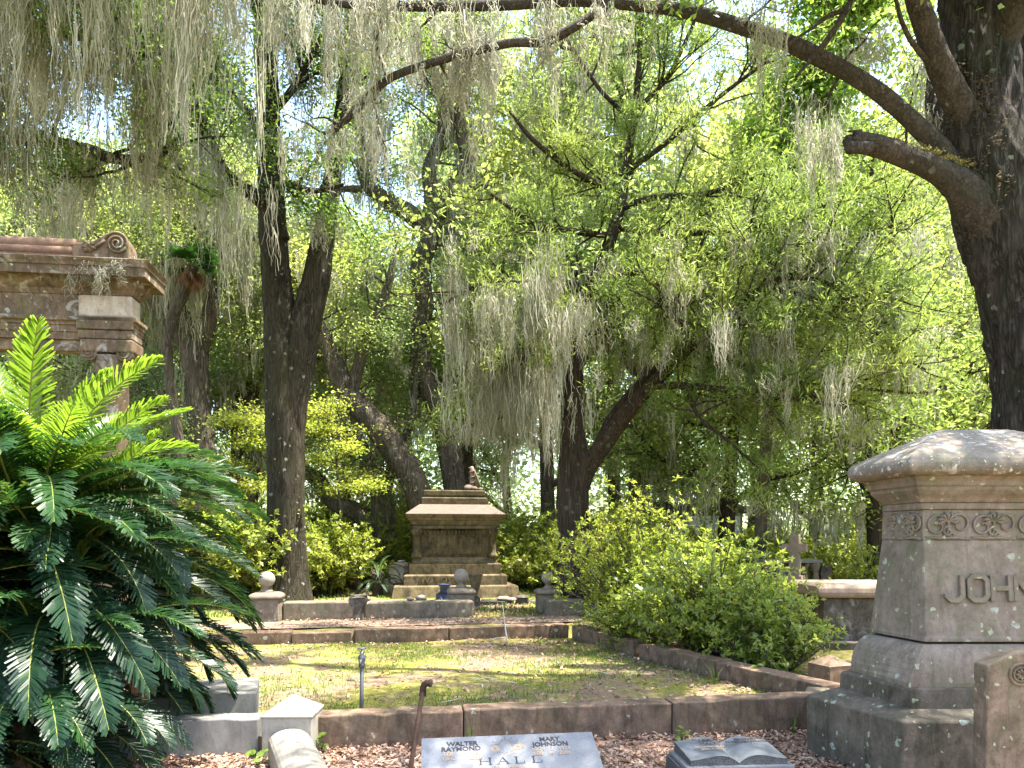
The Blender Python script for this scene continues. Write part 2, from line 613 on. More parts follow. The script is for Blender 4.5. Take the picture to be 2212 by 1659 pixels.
def bark(name, c0, c1, lich=0.3, scale=6.0, moss_amt=0.25, moss_col=(0.05, 0.065, 0.02), bump=0.9, lichen_col=(0.33, 0.36, 0.28), stretch=0.16, crackle=0.8):
    t = NT(name)
    v = t.co((1, 1, stretch))
    a = t.noise(v, scale * 2.2, 8, 0.7, 1.2)
    b2 = t.noise(v, scale * 7, 6, 0.7, 0.4)
    vo = t.n('TexVoronoi', feature='DISTANCE_TO_EDGE')
    vo.inputs['Scale'].default_value = scale * 3.2
    wv = t.n('VectorMath', operation='MULTIPLY_ADD')
    nn = t.n('TexNoise'); nn.inputs['Scale'].default_value = 5
    t.l(v, nn.inputs['Vector']); t.l(nn.outputs['Color'], wv.inputs[0]); wv.inputs[1].default_value = (.25, .25, .25); t.l(v, wv.inputs[2])
    t.l(wv.outputs[0], vo.inputs['Vector'])
    crack = t.math('MAXIMUM', t.ramp(vo.outputs['Distance'], [(0.0, 0.0), (0.2, 1.0)]), t.math('SUBTRACT', 1.0, t.math('MULTIPLY', t.ramp(t.noise(t.co((1, 1, stretch * 1.5)), scale * .9, 5, .6), [(.32, 0.), (.56, 1.)]), crackle)))
    col = t.mix(t.ramp(a, [(0.3, 0.0), (0.7, 1.0)]), c0, c1)
    col = t.mix(t.math('MULTIPLY', t.ramp(b2, [(0.35, 0.0), (0.7, 1.0)]), 0.4), col, (c1[0] * 1.35, c1[1] * 1.35, c1[2] * 1.3))
    col = t.mix(crack, (c0[0] * .5, c0[1] * .48, c0[2] * .45), col)
    vg = t.ramp(t.noise(t.co((1, 1, stretch * .35)), scale * 4.5, 7, 0.72, .6), [(.36, 0.), (.6, 1.)])
    col = t.mix(t.math('MULTIPLY', vg, .55), col, (c0[0] * .6, c0[1] * .58, c0[2] * .55))
    c = t.co()
    mo = t.ramp(t.noise(c, 1.1, 6, 0.65, .3), [(0.45, 0.0), (0.65, 1.0)])
    col = t.mix(t.math('MULTIPLY', mo, moss_amt), col, moss_col)
    if lich > 0:
        lv = t.n('TexVoronoi', feature='F1'); lv.inputs['Scale'].default_value = 9
        wl = t.n('VectorMath', operation='MULTIPLY_ADD'); n3 = t.n('TexNoise'); n3.inputs['Scale'].default_value = 14
        t.l(c, n3.inputs['Vector']); t.l(n3.outputs['Color'], wl.inputs[0]); wl.inputs[1].default_value = (.09, .09, .09); t.l(c, wl.inputs[2])
        t.l(wl.outputs[0], lv.inputs['Vector'])
        sx = t.n('SeparateXYZ'); t.l(lv.outputs['Color'], sx.inputs[0])
        lm = t.ramp(t.math('SUBTRACT', t.math('MULTIPLY', t.math('SUBTRACT', sx.outputs[0], 0.62), 1.1), lv.outputs['Distance']), [(0.0, 0.0), (0.06, 1.0)])
        lm2 = t.ramp(t.noise(c, 1.7, 3, 0.5), [(0.45, 0.0), (0.55, 1.0)])
        col = t.mix(t.math('MULTIPLY', t.math('MULTIPLY', lm, lm2), lich), col, lichen_col)
    h = t.math('ADD', t.math('MULTIPLY', crack, 0.45), t.math('ADD', t.math('SUBTRACT', t.math('MULTIPLY', a, .8), t.math('MULTIPLY', vg, .7)), t.math('MULTIPLY', b2, 0.35)))
    return t.done(t.bsdf(col, 0.92, h, bump, 0.03, 0.15))


stone('johnson_stone', (0.38, 0.315, 0.275), (0.21, 0.168, 0.14), (0.085, 0.07, 0.048), 0.65, 0.7, (0.105, 0.12, 0.05), lichen=0.42, lich_scale=8)
stone('johnson_base', (0.24, 0.20, 0.17), (0.11, 0.095, 0.075), (0.055, 0.05, 0.036), 1.0, 0.9, (0.055, 0.062, 0.034), lichen=0.25, lich_scale=10)
stone('johnson_cap', (0.36, 0.31, 0.28), (0.18, 0.145, 0.13), (0.06, 0.055, 0.035), 0.6, 0.75, (0.10, 0.11, 0.055), lichen=0.75, lichen_col=(0.55, 0.54, 0.50), lich_scale=13, white=.6)
stone('kerb_brown', (0.33, 0.235, 0.18), (0.17, 0.105, 0.072), (0.055, 0.036, 0.026), 0.85, 0.35, lichen=0.1, foot=0.09)
stone('kerb_grey', (0.31, 0.265, 0.225), (0.17, 0.135, 0.11), (0.07, 0.058, 0.04), 0.7, 0.5, lichen=0.16, foot=0.08)
stone('terrace_stone', (0.34, 0.27, 0.23), (0.20, 0.145, 0.115), (0.10, 0.07, 0.05), 0.6, 0.35, lichen=0.12, foot=0.05)
stone('marble', (0.44, 0.42, 0.39), (0.30, 0.29, 0.265), (0.15, 0.135, 0.10), 0.5, 0.12, lichen=0.0, rough=0.6, bump=0.12, foot=0.06)
stone('marble_grey', (0.30, 0.305, 0.31), (0.20, 0.21, 0.22), (0.12, 0.12, 0.115), 0.5, 0.15, rough=0.6, bump=0.12)
stone('monument_stone', (0.30, 0.235, 0.15), (0.15, 0.115, 0.065), (0.035, 0.028, 0.015), 0.95, 0.7, (0.085, 0.085, 0.03))
stone('monument_dark', (0.22, 0.175, 0.10), (0.085, 0.066, 0.032), (0.022, 0.018, 0.009), 1.0, 0.6, (0.06, 0.06, 0.02))
stone('sunlit_pink_stone', (0.66, 0.56, 0.50), (0.50, 0.41, 0.35), (0.24, 0.17, 0.13), 0.35, 0.1)  # pink stone brightened: sunlight on the pedestal is put into its colour
stone('monument_top', (0.20, 0.155, 0.14), (0.12, 0.09, 0.08), (0.15, 0.12, 0.10), 0.4, 0.2)
stone('pink_stone', (0.44, 0.35, 0.30), (0.28, 0.21, 0.16), (0.13, 0.09, 0.06), 0.5, 0.15)
stone('temple_stone', (0.27, 0.19, 0.13), (0.13, 0.085, 0.055), (0.035, 0.026, 0.017), 0.9, 0.7, (0.11, 0.105, 0.035), lichen=0.12, white=0.35)
stone('temple_coping', (0.36, 0.23, 0.18), (0.22, 0.13, 0.095), (0.09, 0.055, 0.04), 0.6, 0.2)
stone('temple_block', (0.62, 0.57, 0.50), (0.50, 0.42, 0.36), (0.24, 0.16, 0.11), 0.75, 0.1)
stone('head_stone', (0.36, 0.275, 0.215), (0.20, 0.145, 0.11), (0.07, 0.055, 0.038), 0.85, 0.5, lichen=0.35, lich_scale=10)
stone('dark_stone', (0.18, 0.155, 0.14), (0.09, 0.075, 0.065), (0.03, 0.026, 0.022), 0.85, 0.4, white=0.25)
stone('ball_stone', (0.40, 0.36, 0.33), (0.27, 0.24, 0.21), (0.14, 0.12, 0.09), 0.45, 0.25, lichen=0.15, lich_scale=14)

t = NT('granite')
c = t.co()
g1 = t.noise(c, 260, 2, 0.5)
g2 = t.noise(c, 3, 4, 0.6)
col = t.mix(t.ramp(g1, [(0.35, 0.0), (0.65, 1.0)]), (0.06, 0.066, 0.08), (0.155, 0.17, 0.195))
col = t.mix(t.math('MULTIPLY', t.ramp(g2, [(0.4, 0.0), (0.65, 1.0)]), 0.35), col, (0.30, 0.29, 0.26))
dr = t.ramp(t.noise(c, 14, 6, .7), [(0.6, 0.0), (0.75, 1.0)])
col = t.mix(t.math('MULTIPLY', dr, .3), col, (.14, .12, .09))
t.done(t.bsdf(col, 0.32, g1, 0.05, 0.002, 0.5))
t = NT('granite_rough')
c = t.co()
g1 = t.noise(c, 120, 4, 0.6)
col = t.mix(t.ramp(g1, [(0.35, 0.0), (0.65, 1.0)]), (0.03, 0.03, 0.032), (0.13, 0.125, 0.12))
t.done(t.bsdf(col, 0.8, g1, 0.6, 0.01, 0.3))
t = NT('letter_paint')
t.done(t.bsdf((0.035, 0.03, 0.035), 0.7))
t = NT('carving_tan')
t.done(t.bsdf(t.mix(t.noise(t.co(), 60, 3), (0.24, 0.17, 0.11), (0.40, 0.30, 0.21)), 0.8))
t = NT('rusty_iron')
c = t.co()
a = t.noise(c, 35, 6, .7)
col = t.mix(t.ramp(a, [(.35, 0.), (.65, 1.)]), (0.02, 0.012, 0.009), (0.07, 0.034, 0.018))
col = t.mix(t.math('MULTIPLY', t.ramp(t.noise(c, 5, 4), [(.5, 0.), (.6, 1.)]), .6), col, (0.07, 0.07, 0.03))
t.done(t.bsdf(col, 0.85, a, .6, .004, .3))
t = NT('galvanised')
c = t.co()
col = t.mix(t.noise(c, 25, 5, .7), (0.06, 0.06, 0.065), (0.16, 0.16, 0.165))
t.done(t.bsdf(col, 0.55, t.noise(c, 60, 3), .2, .003, .5, 0.5))
t = NT('navy_glaze')
t.done(t.bsdf(t.mix(t.noise(t.co(), 6, 4), (0.012, 0.016, 0.05), (0.03, 0.04, 0.09)), 0.4))
t = NT('dark_wet_stone')
t.done(t.bsdf(t.mix(t.noise(t.co(), 12, 5), (0.02, 0.018, 0.018), (0.07, 0.06, 0.055)), 0.8))
t = NT('white_panel')
t.done(t.bsdf(t.mix(t.noise(t.co(), 4, 5), (0.55, 0.58, 0.62), (0.72, 0.73, 0.74)), 0.6))

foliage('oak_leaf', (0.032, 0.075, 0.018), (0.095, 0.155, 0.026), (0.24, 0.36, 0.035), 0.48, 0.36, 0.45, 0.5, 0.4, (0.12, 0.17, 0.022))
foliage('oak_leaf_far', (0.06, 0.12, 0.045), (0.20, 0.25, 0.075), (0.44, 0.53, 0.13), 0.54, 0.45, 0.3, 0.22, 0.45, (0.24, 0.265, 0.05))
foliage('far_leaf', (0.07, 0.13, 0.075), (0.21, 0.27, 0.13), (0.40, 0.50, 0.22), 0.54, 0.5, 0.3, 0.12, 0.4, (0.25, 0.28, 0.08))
foliage('cedar_leaf', (0.055, 0.10, 0.026), (0.16, 0.215, 0.045), (0.34, 0.44, 0.06), 0.48, 0.5, 0.25, 0.4, 0.45, (0.18, 0.215, 0.05))
foliage('azalea_leaf', (0.07, 0.13, 0.02), (0.24, 0.28, 0.035), (0.52, 0.56, 0.05), 0.48, 0.36, 0.45, 1.2, 0.4, (0.20, 0.22, 0.04))
foliage('azalea_near', (0.09, 0.145, 0.025), (0.27, 0.32, 0.05), (0.50, 0.56, 0.06), 0.46, 0.33, 0.5, 1.5, 0.3, (0.15, 0.18, 0.04))
foliage('maple_leaf', (0.08, 0.15, 0.018), (0.16, 0.24, 0.03), (0.40, 0.52, 0.05), 0.5, 0.45, 0.3)
foliage('moss', (0.13, 0.125, 0.092), (0.54, 0.53, 0.43), (0.48, 0.47, 0.34), 0.42, 0.9, 0.05, 1.1, 0.28, (0.17, 0.165, 0.095))
foliage('grass_blade', (0.05, 0.10, 0.015), (0.12, 0.18, 0.03), (0.25, 0.36, 0.04), 0.4, 0.5, 0.2)
foliage('litter', (0.10, 0.055, 0.032), (0.42, 0.27, 0.19), (0.25, 0.14, 0.08), 0.15, 0.7, 0.25, 3.0, 0.25, (0.48, 0.36, 0.28))
foliage('frond_dark', (0.006, 0.022, 0.011), (0.013, 0.038, 0.014), (0.03, 0.09, 0.018), 0.16, 0.42, 0.3, 1.0)
foliage('frond_mid', (0.011, 0.038, 0.012), (0.024, 0.066, 0.014), (0.08, 0.20, 0.016), 0.30, 0.42, 0.3, 1.0)
foliage('frond_young', (0.065, 0.125, 0.012), (0.11, 0.175, 0.016), (0.32, 0.46, 0.02), 0.46, 0.36, 0.5, 1.0)
foliage('frond_dead', (0.11, 0.06, 0.035), (0.27, 0.165, 0.10), (0.20, 0.10, 0.05), 0.25, 0.7, 0.2, 1.0)
foliage('fern', (0.04, 0.034, 0.022), (0.11, 0.085, 0.055), (0.2, 0.14, 0.08), 0.25, 0.8, 0.1, 2.0)
t = NT('rachis')
t.done(t.bsdf(t.mix(t.noise(t.co(), 5, 3), (0.16, 0.19, 0.03), (0.25, 0.24, 0.06)), 0.5))
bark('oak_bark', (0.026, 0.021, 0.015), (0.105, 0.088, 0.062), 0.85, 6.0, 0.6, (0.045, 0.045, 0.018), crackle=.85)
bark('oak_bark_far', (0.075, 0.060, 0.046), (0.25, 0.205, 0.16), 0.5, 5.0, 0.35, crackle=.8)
bark('cedar_bark', (0.038, 0.027, 0.020), (0.135, 0.095, 0.07), 0.2, 7.0, 0.15, stretch=0.06)
bark('great_bark', (0.024, 0.020, 0.018), (0.150, 0.124, 0.108), 0.8, 7.0, 0.5, (0.026, 0.036, 0.013), bump=1.0, lichen_col=(0.30, 0.34, 0.27), stretch=0.13, crackle=.8)
bark('limb_bark', (0.045, 0.036, 0.029), (0.22, 0.18, 0.15), 0.9, 8.0, 0.5, (0.05, 0.052, 0.036), stretch=0.6, lichen_col=(0.30, 0.33, 0.28), crackle=.6, bump=1.0)
bark('stem_bark', (0.10, 0.08, 0.06), (0.24, 0.20, 0.15), 0.0, 14.0, 0.1)

t = NT('ground')
c = t.co()
n1 = t.noise(c, 0.55, 8, 0.62, .5)
n2 = t.noise(c, 3.2, 9, 0.7, .3)
n3 = t.noise(c, 26, 7, 0.75)
soil = t.mix(t.ramp(n3, [(.35, 0.), (.7, 1.)]), (0.09, 0.06, 0.038), (0.32, 0.225, 0.16))
mossg = t.mix(t.ramp(t.noise(c, 40, 6, .75), [(.3, 0.), (.7, 1.)]), (0.085, 0.085, 0.018), (0.31, 0.285, 0.07))
f = t.ramp(t.math('ADD', t.math('MULTIPLY', n1, .6), t.math('MULTIPLY', n2, .5)), [(0.49, 0.0), (0.60, 1.0)])
col = t.mix(f, soil, mossg)
gr = t.ramp(t.noise(t.co(loc=(9, 3, 0)), 2.0, 8, .7), [(.55, 0.), (.66, 1.)])
col = t.mix(t.math('MULTIPLY', gr, .55), col, (0.075, 0.115, 0.02))
h = t.math('ADD', t.math('MULTIPLY', n2, 1.4), n3)
t.done(t.bsdf(col, 0.95, h, .8, .03, .1))
t = NT('litter_soil')
c = t.co()
n3 = t.noise(c, 22, 8, 0.75, .4)
vo = t.n('TexVoronoi', feature='F1'); vo.inputs['Scale'].default_value = 34
t.l(c, vo.inputs['Vector'])
sx = t.n('SeparateXYZ'); t.l(vo.outputs['Color'], sx.inputs[0])
col = t.mix(sx.outputs[0], (0.16, 0.085, 0.055), (0.40, 0.27, 0.21))
col = t.mix(t.ramp(n3, [(.4, 0.), (.6, 1.)]), col, (0.13, 0.085, 0.055))
t.done(t.bsdf(col, 0.9, t.math('ADD', n3, sx.outputs[1]), .8, .02, .15))
# ------------------------------------------------------------------ ground
def smooth(a, b, v):
    t_ = np.clip((v - a) / (b - a), 0, 1)
    return t_ * t_ * (3 - 2 * t_)


def step_line(x):
    return 11.36 + 0.214 * (x + 2.38)


def height(x, y):
    x = np.asarray(x, float); y = np.asarray(y, float)
    st = smooth(0.0, 0.06, y - step_line(x) - 0.10)
    side = smooth(1.05, 2.4, x) + smooth(-5.2, -6.6, x)
    sl = smooth(9.0, 14.0, y)
    h = 0.2 * ((1 - side) * st + side * sl)
    inside = (y > 5.7) & (y < 11.2)
    return h + 0.018 * np.sin(x * 2.1 + y * 1.3) * np.sin(y * 1.7 - x) * np.where(y < 25, 1, 0) + np.where(inside, 0.025, 0.0)


xs = np.unique(np.concatenate([np.linspace(-400, -30, 12), np.linspace(-30, -8, 20), np.linspace(-8, 8, 80), np.linspace(8, 30, 20), np.linspace(30, 400, 12)]))
ys = np.unique(np.concatenate([np.linspace(-30, 2, 12), np.linspace(2, 16, 160), np.linspace(16, 60, 40), np.linspace(60, 700, 16)]))
X_, Y_ = np.meshgrid(xs, ys)
Z_ = height(X_, Y_)
rg = np.random.default_rng(3)
near = (Y_ > 3) & (Y_ < 17) & (np.abs(X_) < 8)
Z_ = Z_ + np.where(near, rg.normal(0, 0.006, Z_.shape), 0)
nx, ny = len(xs), len(ys)
ii = (np.arange(ny - 1)[:, None] * nx + np.arange(nx - 1)[None]).ravel()
gr = np_mesh('ground', np.stack([X_.ravel(), Y_.ravel(), Z_.ravel()], 1), np.stack([ii, ii + 1, ii + nx + 1, ii + nx], 1), M['ground'], None, smooth=True)
tag(gr, kind='structure')


def front_line(x):
    return 5.57 + 0.134 * (x + 0.855)


# strip of bare soil under the leaf litter in front of the kerb
mb = MB()
n = 60
for i in range(n):
    x0, x1 = -7 + 13 * i / n, -7 + 13 * (i + 1) / n
    for j in range(8):
        y0 = 2 + (front_line(x0) - 2) * j / 8; y0b = 2 + (front_line(x1) - 2) * j / 8
        y1 = 2 + (front_line(x0) - 2) * (j + 1) / 8; y1b = 2 + (front_line(x1) - 2) * (j + 1) / 8
        q = [(x0, y0), (x1, y0b), (x1, y1b), (x0, y1)]
        mb.add([(a, b, float(height(a, b)) + 0.028) for a, b in q], [(0, 1, 2, 3)])
tag(mb.build('path', M['litter_soil']), kind='structure')


# ------------------------------------------------------------------ kerbs round the plot
def bar(name, p0, p1, th, h0, h1, mat, parent, z0=0.0, bev=0.012, gap=0.004, back=True, chip=0.006):
    """a long stone from p0 to p1 (front bottom edge), th thick to the left of the direction"""
    p0 = np.array(p0[:2], float); p1 = np.array(p1[:2], float)
    L = np.linalg.norm(p1 - p0)
    a = math.atan2(p1[1] - p0[1], p1[0] - p0[0])
    n_ = max(3, int(L / 0.12))
    mb = MB()
    rings = []
    rr = np.random.default_rng(int(abs(p0[0] * 1000 + p0[1] * 77)) % 9999)
    for i in range(n_ + 1):
        x = gap + (L - 2 * gap) * i / n_
        h = h0 + (h1 - h0) * i / n_ + rr.normal(0, chip * .4)
        w1 = rr.normal(0, chip * .5)
        rings.append([(x, 0.0, -0.1), (x, th, -0.1), (x, th + w1, h), (x, w1, h + rr.normal(0, chip * .3))])
    mb.loft(rings)
    o = mb.build(name, mat, parent, bevel=bev, seg=2)
    o.location = (p0[0], p0[1], z0) if parent is None else tuple(Vector((p0[0], p0[1], z0)) - parent.location)
    o.rotation_euler = (0, 0, a)
    return o


root = empty('plot_kerb', (0.5, 5.7, 0), 'long low brown stone kerb across the front of the mossy grave plot', 'kerb')
FX = [-1.56, -0.37, 1.27, 2.62]
for a, b, h0, h1 in ((0, 1, .285, .292), (1, 2, .298, .305), (2, 3, .308, .322)):
    bar('kerb_stone', (FX[a], front_line(FX[a])), (FX[b], front_line(FX[b])), .21, h0, h1, M['kerb_brown'], root)
root = empty('marble_kerb', (-3.0, 5.3, 0), 'bluish white marble kerb left of the pointed marble post, under the cycad fronds', 'kerb')
bar('kerb_stone', (-3.3, front_line(-3.3)), (-1.86, front_line(-1.86)), .2, .285, .285, M['marble_grey'], root)
bar('kerb_stone', (-5.2, front_line(-5.2)), (-3.3, front_line(-3.3)), .2, .27, .28, M['marble_grey'], root)

# side kerb behind the bushes
root = empty('side_kerb', (1.9, 9.0, 0), 'slanting grey brown kerb along the right side of the plot beneath the bushes', 'kerb')
KP = [(2.94, 7.0), (1.66, 9.72), (0.95, 11.75)]
for (a, b), h0 in (((KP[0], (2.30, 8.35)), .215), (((2.295, 8.36), KP[1]), .225), (((1.62, 9.86), KP[2]), .235)):
    bar('kerb_stone', a, b, -.26, h0, h0, M['kerb_brown'], root)
bar('kerb_stone', (2.62, 6.22), (2.99, 6.95), .2, .2, .2, M['kerb_grey'], root)

# far step
root = empty('far_step', (-2, 11.3, 0), 'long brown stone step at the far end of the mossy plot', 'step')
for xa, xb, off, h in ((-7.2, -5.4, 0, .205), (-5.4, -3.32, 0, .2), (-3.30, -2.44, -.10, .19), (-2.42, -1.0, 0, .21), (-0.99, 0.93, 0.0, .205)):
    bar('step_stone', (xa, step_line(xa) + off), (xb, step_line(xb) + off), .34, h, h, M['kerb_brown'], root)
# paved strip on the terrace
mb = MB()
for i in range(40):
    x0, x1 = -7 + 8.2 * i / 40, -7 + 8.2 * (i + 1) / 40
    mb.add([(x0, step_line(x0) + .345, .218), (x1, step_line(x1) + .345, .218), (x1, step_line(x1) + 1.35, .222), (x0, step_line(x0) + 1.35, .222)], [(0, 1, 2, 3)])
tag(mb.build('terrace_path', M['terrace_stone']), kind='structure')

# ------------------------------------------------------------------ marble post and round-topped kerb at the corner
cx, cy = (629.5 - 1106) / F * 5.42, 5.47
post = empty('marble_post', (cx, cy, 0), 'square white marble corner post with a pointed pyramid top', 'grave post', rz=0.02)
mb = MB(); mb.box(-.178, .178, -.178, .178, -.05, .318)
mb.build('post_body', M['marble'], post, bevel=.008)
mb = MB()
mb.loft([[(-.184, -.184, .318), (.184, -.184, .318), (.184, .184, .318), (-.184, .184, .318)], [(-.184, -.184, .335), (.184, -.184, .335), (.184, .184, .335), (-.184, .184, .335)],
         [(-.008, -.008, .452), (.008, -.008, .452), (.008, .008, .452), (-.008, .008, .452)]])
mb.build('pyramid_cap', M['marble'], post, bevel=.004)
kr = empty('round_topped_kerb', (cx + 0.03, cy - .2, 0), 'white marble kerb with a rounded top running from the pointed post towards the viewer', 'kerb')
prof = [(-.145, -.05), (.145, -.05), (.145, .165)] + [(.145 * math.cos(a), .165 + .085 * math.sin(a)) for a in np.linspace(0.0, PI, 13)[1:-1]] + [(-.145, .165)]
for k, (y0, y1) in enumerate(((0.0, 1.2), (1.206, 2.4), (2.406, 3.4))):
    mb = MB()
    mb.loft([[(x, -y, z) for x, z in prof] for y in np.linspace(y0, y1, 9)])
    o = mb.build('kerb_stone', M['marble'], kr, bevel=.006)
    o.rotation_euler = (0, 0, math.radians(23))
# white block in the corner of the plot
blk = MB().box(-.9, 0, 0, .74, -.05, .285)
o = blk.build('marble_block', M['marble_grey'], None, bevel=.01)
x0, y0, _ = P(557, 1492, 6.33)
o.location = (x0, 6.3, 0.01); o.rotation_euler = (0, 0, .30)
tag(o, 'low square pale marble block behind the kerb beside the cycad fronds', 'grave block')
# small brown post at right end of the kerb
x0, y0, _ = G(1812, 1497, 0)
px = empty('corner_post', (x0, y0 + .2, 0), 'short brown stone post with a low pointed top at the foot of the large monument', 'grave post', rz=.35)
MB().box(-.16, .16, -.16, .16, -.05, .27).build('post_body', M['kerb_brown'], px, bevel=.008)
MB().box(-.17, .17, -.17, .17, .27, .36, .15, .15).build('pyramid_cap', M['kerb_brown'], px, bevel=.006)


# ------------------------------------------------------------------ the large monument at the right
JX, JY = 3.40, 5.45
john = empty('family_monument', (JX, JY, 0), 'huge lichen spotted brown stone monument lettered JOHNSON with a sloping cap', 'monument')


def hexring(ws, wf, d, z, n=1):
    """plan with a front face and pointed sides: ws half width at the side points, wf of the front, d half depth"""
    return [(-wf, -d, z), (wf, -d, z), (ws, 0, z), (wf * .55, d * .75, z), (-wf * .55, d * .75, z), (-ws, 0, z)]


def zL(y): return EYE + (HZ - y) / F * JY
def wL(px): return JX - (px - 1106) / F * JY
def fF(px, d): return JX - (px - 1106) / F * (JY - d)


def hexloft(rows, name, mat, bevel=.01, sub=1, smooth_=False, noise=0.0):
    mb = MB()
    rings = []
    for ws, wf, d, z in rows:
        base = hexring(ws, wf, d, z)
        rings.append(base)
    mb.loft(rings, smooth=smooth_)
    return mb.build(name, mat, john, bevel=bevel, seg=3)


# each row: picture x of left point, picture y there, picture x of front corner, half depth
def row(pl, y, pf, d): return (wL(pl), fF(pf, d), d, zL(y))


hexloft([row(1743, 1650, 1948, .79)[:3] + (-.05,), row(1741, 1502, 1947, .785), row(1813, 1484, 1972, .60)], 'plinth', M['johnson_base'], .014)
hexloft([row(1813, 1489, 1967, .64), row(1815, 1453, 1967, .635), row(1822, 1449, 1969, .63)], 'step', M['johnson_base'], .01)
rows = [row(1838, 1451, 1962, .61)]
for k in range(10):
    u = k / 9
    a = u * PI / 2
    rows.append(row(1838 + 40 * (1 - math.cos(a)), 1440 - 66 * math.sin(a) - 4 * u, 1962 + 33 * math.sin(a * .9), .61 - .07 * (1 - math.cos(a)) - .02 * u))
hexloft(rows, 'moulded_base', M['johnson_stone'], .0)
hexloft([row(1881, 1366, 1997, .525), row(1879, 1359, 1999, .525), row(1880, 1355, 1999, .515), row(1905, 1166, 1995, .46)], 'shaft', M['johnson_stone'], .012)
hexloft([row(1904, 1166, 1994, .462), row(1907, 1106, 1993, .455)], 'frieze', M['johnson_stone'], .006)
hexloft([row(1905, 1106, 1990, .475), row(1906, 1091, 1990, .475)], 'necking_band', M['johnson_stone'], .01)
prof = [(1905, 1092, 1988, .49), (1897, 1084, 1986, .51), (1888, 1076, 1984, .54), (1880, 1069, 1982, .56), (1880, 1063, 1982, .565), (1873, 1060, 1980, .58), (1872, 1052, 1979, .585),
        (1867, 1046, 1978, .60), (1866, 1042, 1978, .61)]
hexloft([row(*p) for p in prof], 'cornice', M['johnson_stone'], 0.004)
cap = [(1862, 1042, 1976, .62), (1846, 1041, 1972, .66), (1836, 1036, 1968, .69), (1830, 1028, 1966, .705), (1830, 1019, 1966, .705), (1835, 1011, 1968, .69), (1850, 1003, 1972, .655), (1875, 991, 1980, .59)]
rws = [row(*p) for p in cap]
mb = MB()
rings = [hexring(*r_) for r_ in rws]
zt = 2.405
rings.append([(-.24, -.03, zt), (.24, -.03, zt), (.255, 0, zt), (.24, .03, zt), (-.24, .03, zt), (-.255, 0, zt)])
mb.loft(rings)
o = mb.build('cap', M['johnson_cap'], john, bevel=.01, seg=3)


# raised block letters
def strokes(mb, segs, w, x0, z0, h, y0, dep):
    for pts in segs:
        for (ax, az), (bx, bz) in zip(pts[:-1], pts[1:]):
            ax, az, bx, bz = x0 + ax, z0 + az, x0 + bx, z0 + bz
            L = math.hypot(bx - ax, bz - az)
            ux, uz = (bx - ax) / L, (bz - az) / L
            nx_, nz_ = -uz * w / 2, ux * w / 2
            e = w * .2
            ax -= ux * e; az -= uz * e; bx += ux * e; bz += uz * e
            q = [(ax - nx_, az - nz_), (bx - nx_, bz - nz_), (bx + nx_, bz + nz_), (ax + nx_, az + nz_)]
            mb.prism(q, y0 - dep + np.random.default_rng(len(mb.v)).uniform(0, .0015), y0 + .02)


LH, LW = 0.160, 0.118
ch = .028
GL = {'J': [[(LW * .9, LH), (LW * .9, ch), (LW * .9 - ch, 0), (ch, 0), (0, ch), (0, LH * .22)]],
      'O': [[(ch, 0), (LW - ch, 0), (LW, ch), (LW, LH - ch), (LW - ch, LH), (ch, LH), (0, LH - ch), (0, ch), (ch, 0)]],
      'H': [[(0, 0), (0, LH)], [(LW, 0), (LW, LH)], [(.01, LH * .5), (LW - .01, LH * .5)]],
      'N': [[(0, 0), (0, LH)], [(LW, 0), (LW, LH)], [(0, LH), (LW, 0)]],
      'S': [[(LW, LH * .78), (LW, LH - ch), (LW - ch, LH), (ch, LH), (0, LH - ch), (0, LH * .62), (ch, LH * .5), (LW - ch, LH * .5), (LW, LH * .38), (LW, ch), (LW - ch, 0), (ch, 0), (0, ch), (0, LH * .2)]]}
# the front face leans back a little: letters stand on a pad with the same lean
zf0, zf1 = zL(1355), zL(1166)
for k, chs in enumerate('JOHNSON'):
    mb = MB()
    strokes(mb, GL[chs], .034, 0, 0, LH, 0, .03)
    o = mb.build('letter', M['johnson_stone'], john, bevel=.003, seg=1)
    xw = (2044 - 1106) / F * (JY - .5) + k * .1545
    zb = EYE + (HZ - 1297) / F * (JY - .5)
    dd = .515 + (.46 - .515) * (zb + .09 - zf0) / (zf1 - zf0)
    o.location = (xw - JX, -dd - .002, zb)
    o.rotation_euler = (-math.atan2(.055, zf1 - zf0), 0, 0)
    o['label'] = 'raised letter ' + chs


# carved frieze: scrolls and leaves
def scroll(mb, x, z, r, turns, dir_, rad=.011, a0=0.0):
    pts = []
    for k in range(26):
        u = k / 25
        a = a0 + dir_ * turns * 2 * PI * u
        rr = r * (1 - u) ** .8 + .006
        pts.append((x + rr * math.cos(a), -.004 - .012 * u, z + rr * math.sin(a)))
    mb.tube(pts, [rad * (1 - .45 * k / 25) for k in range(26)], 6)


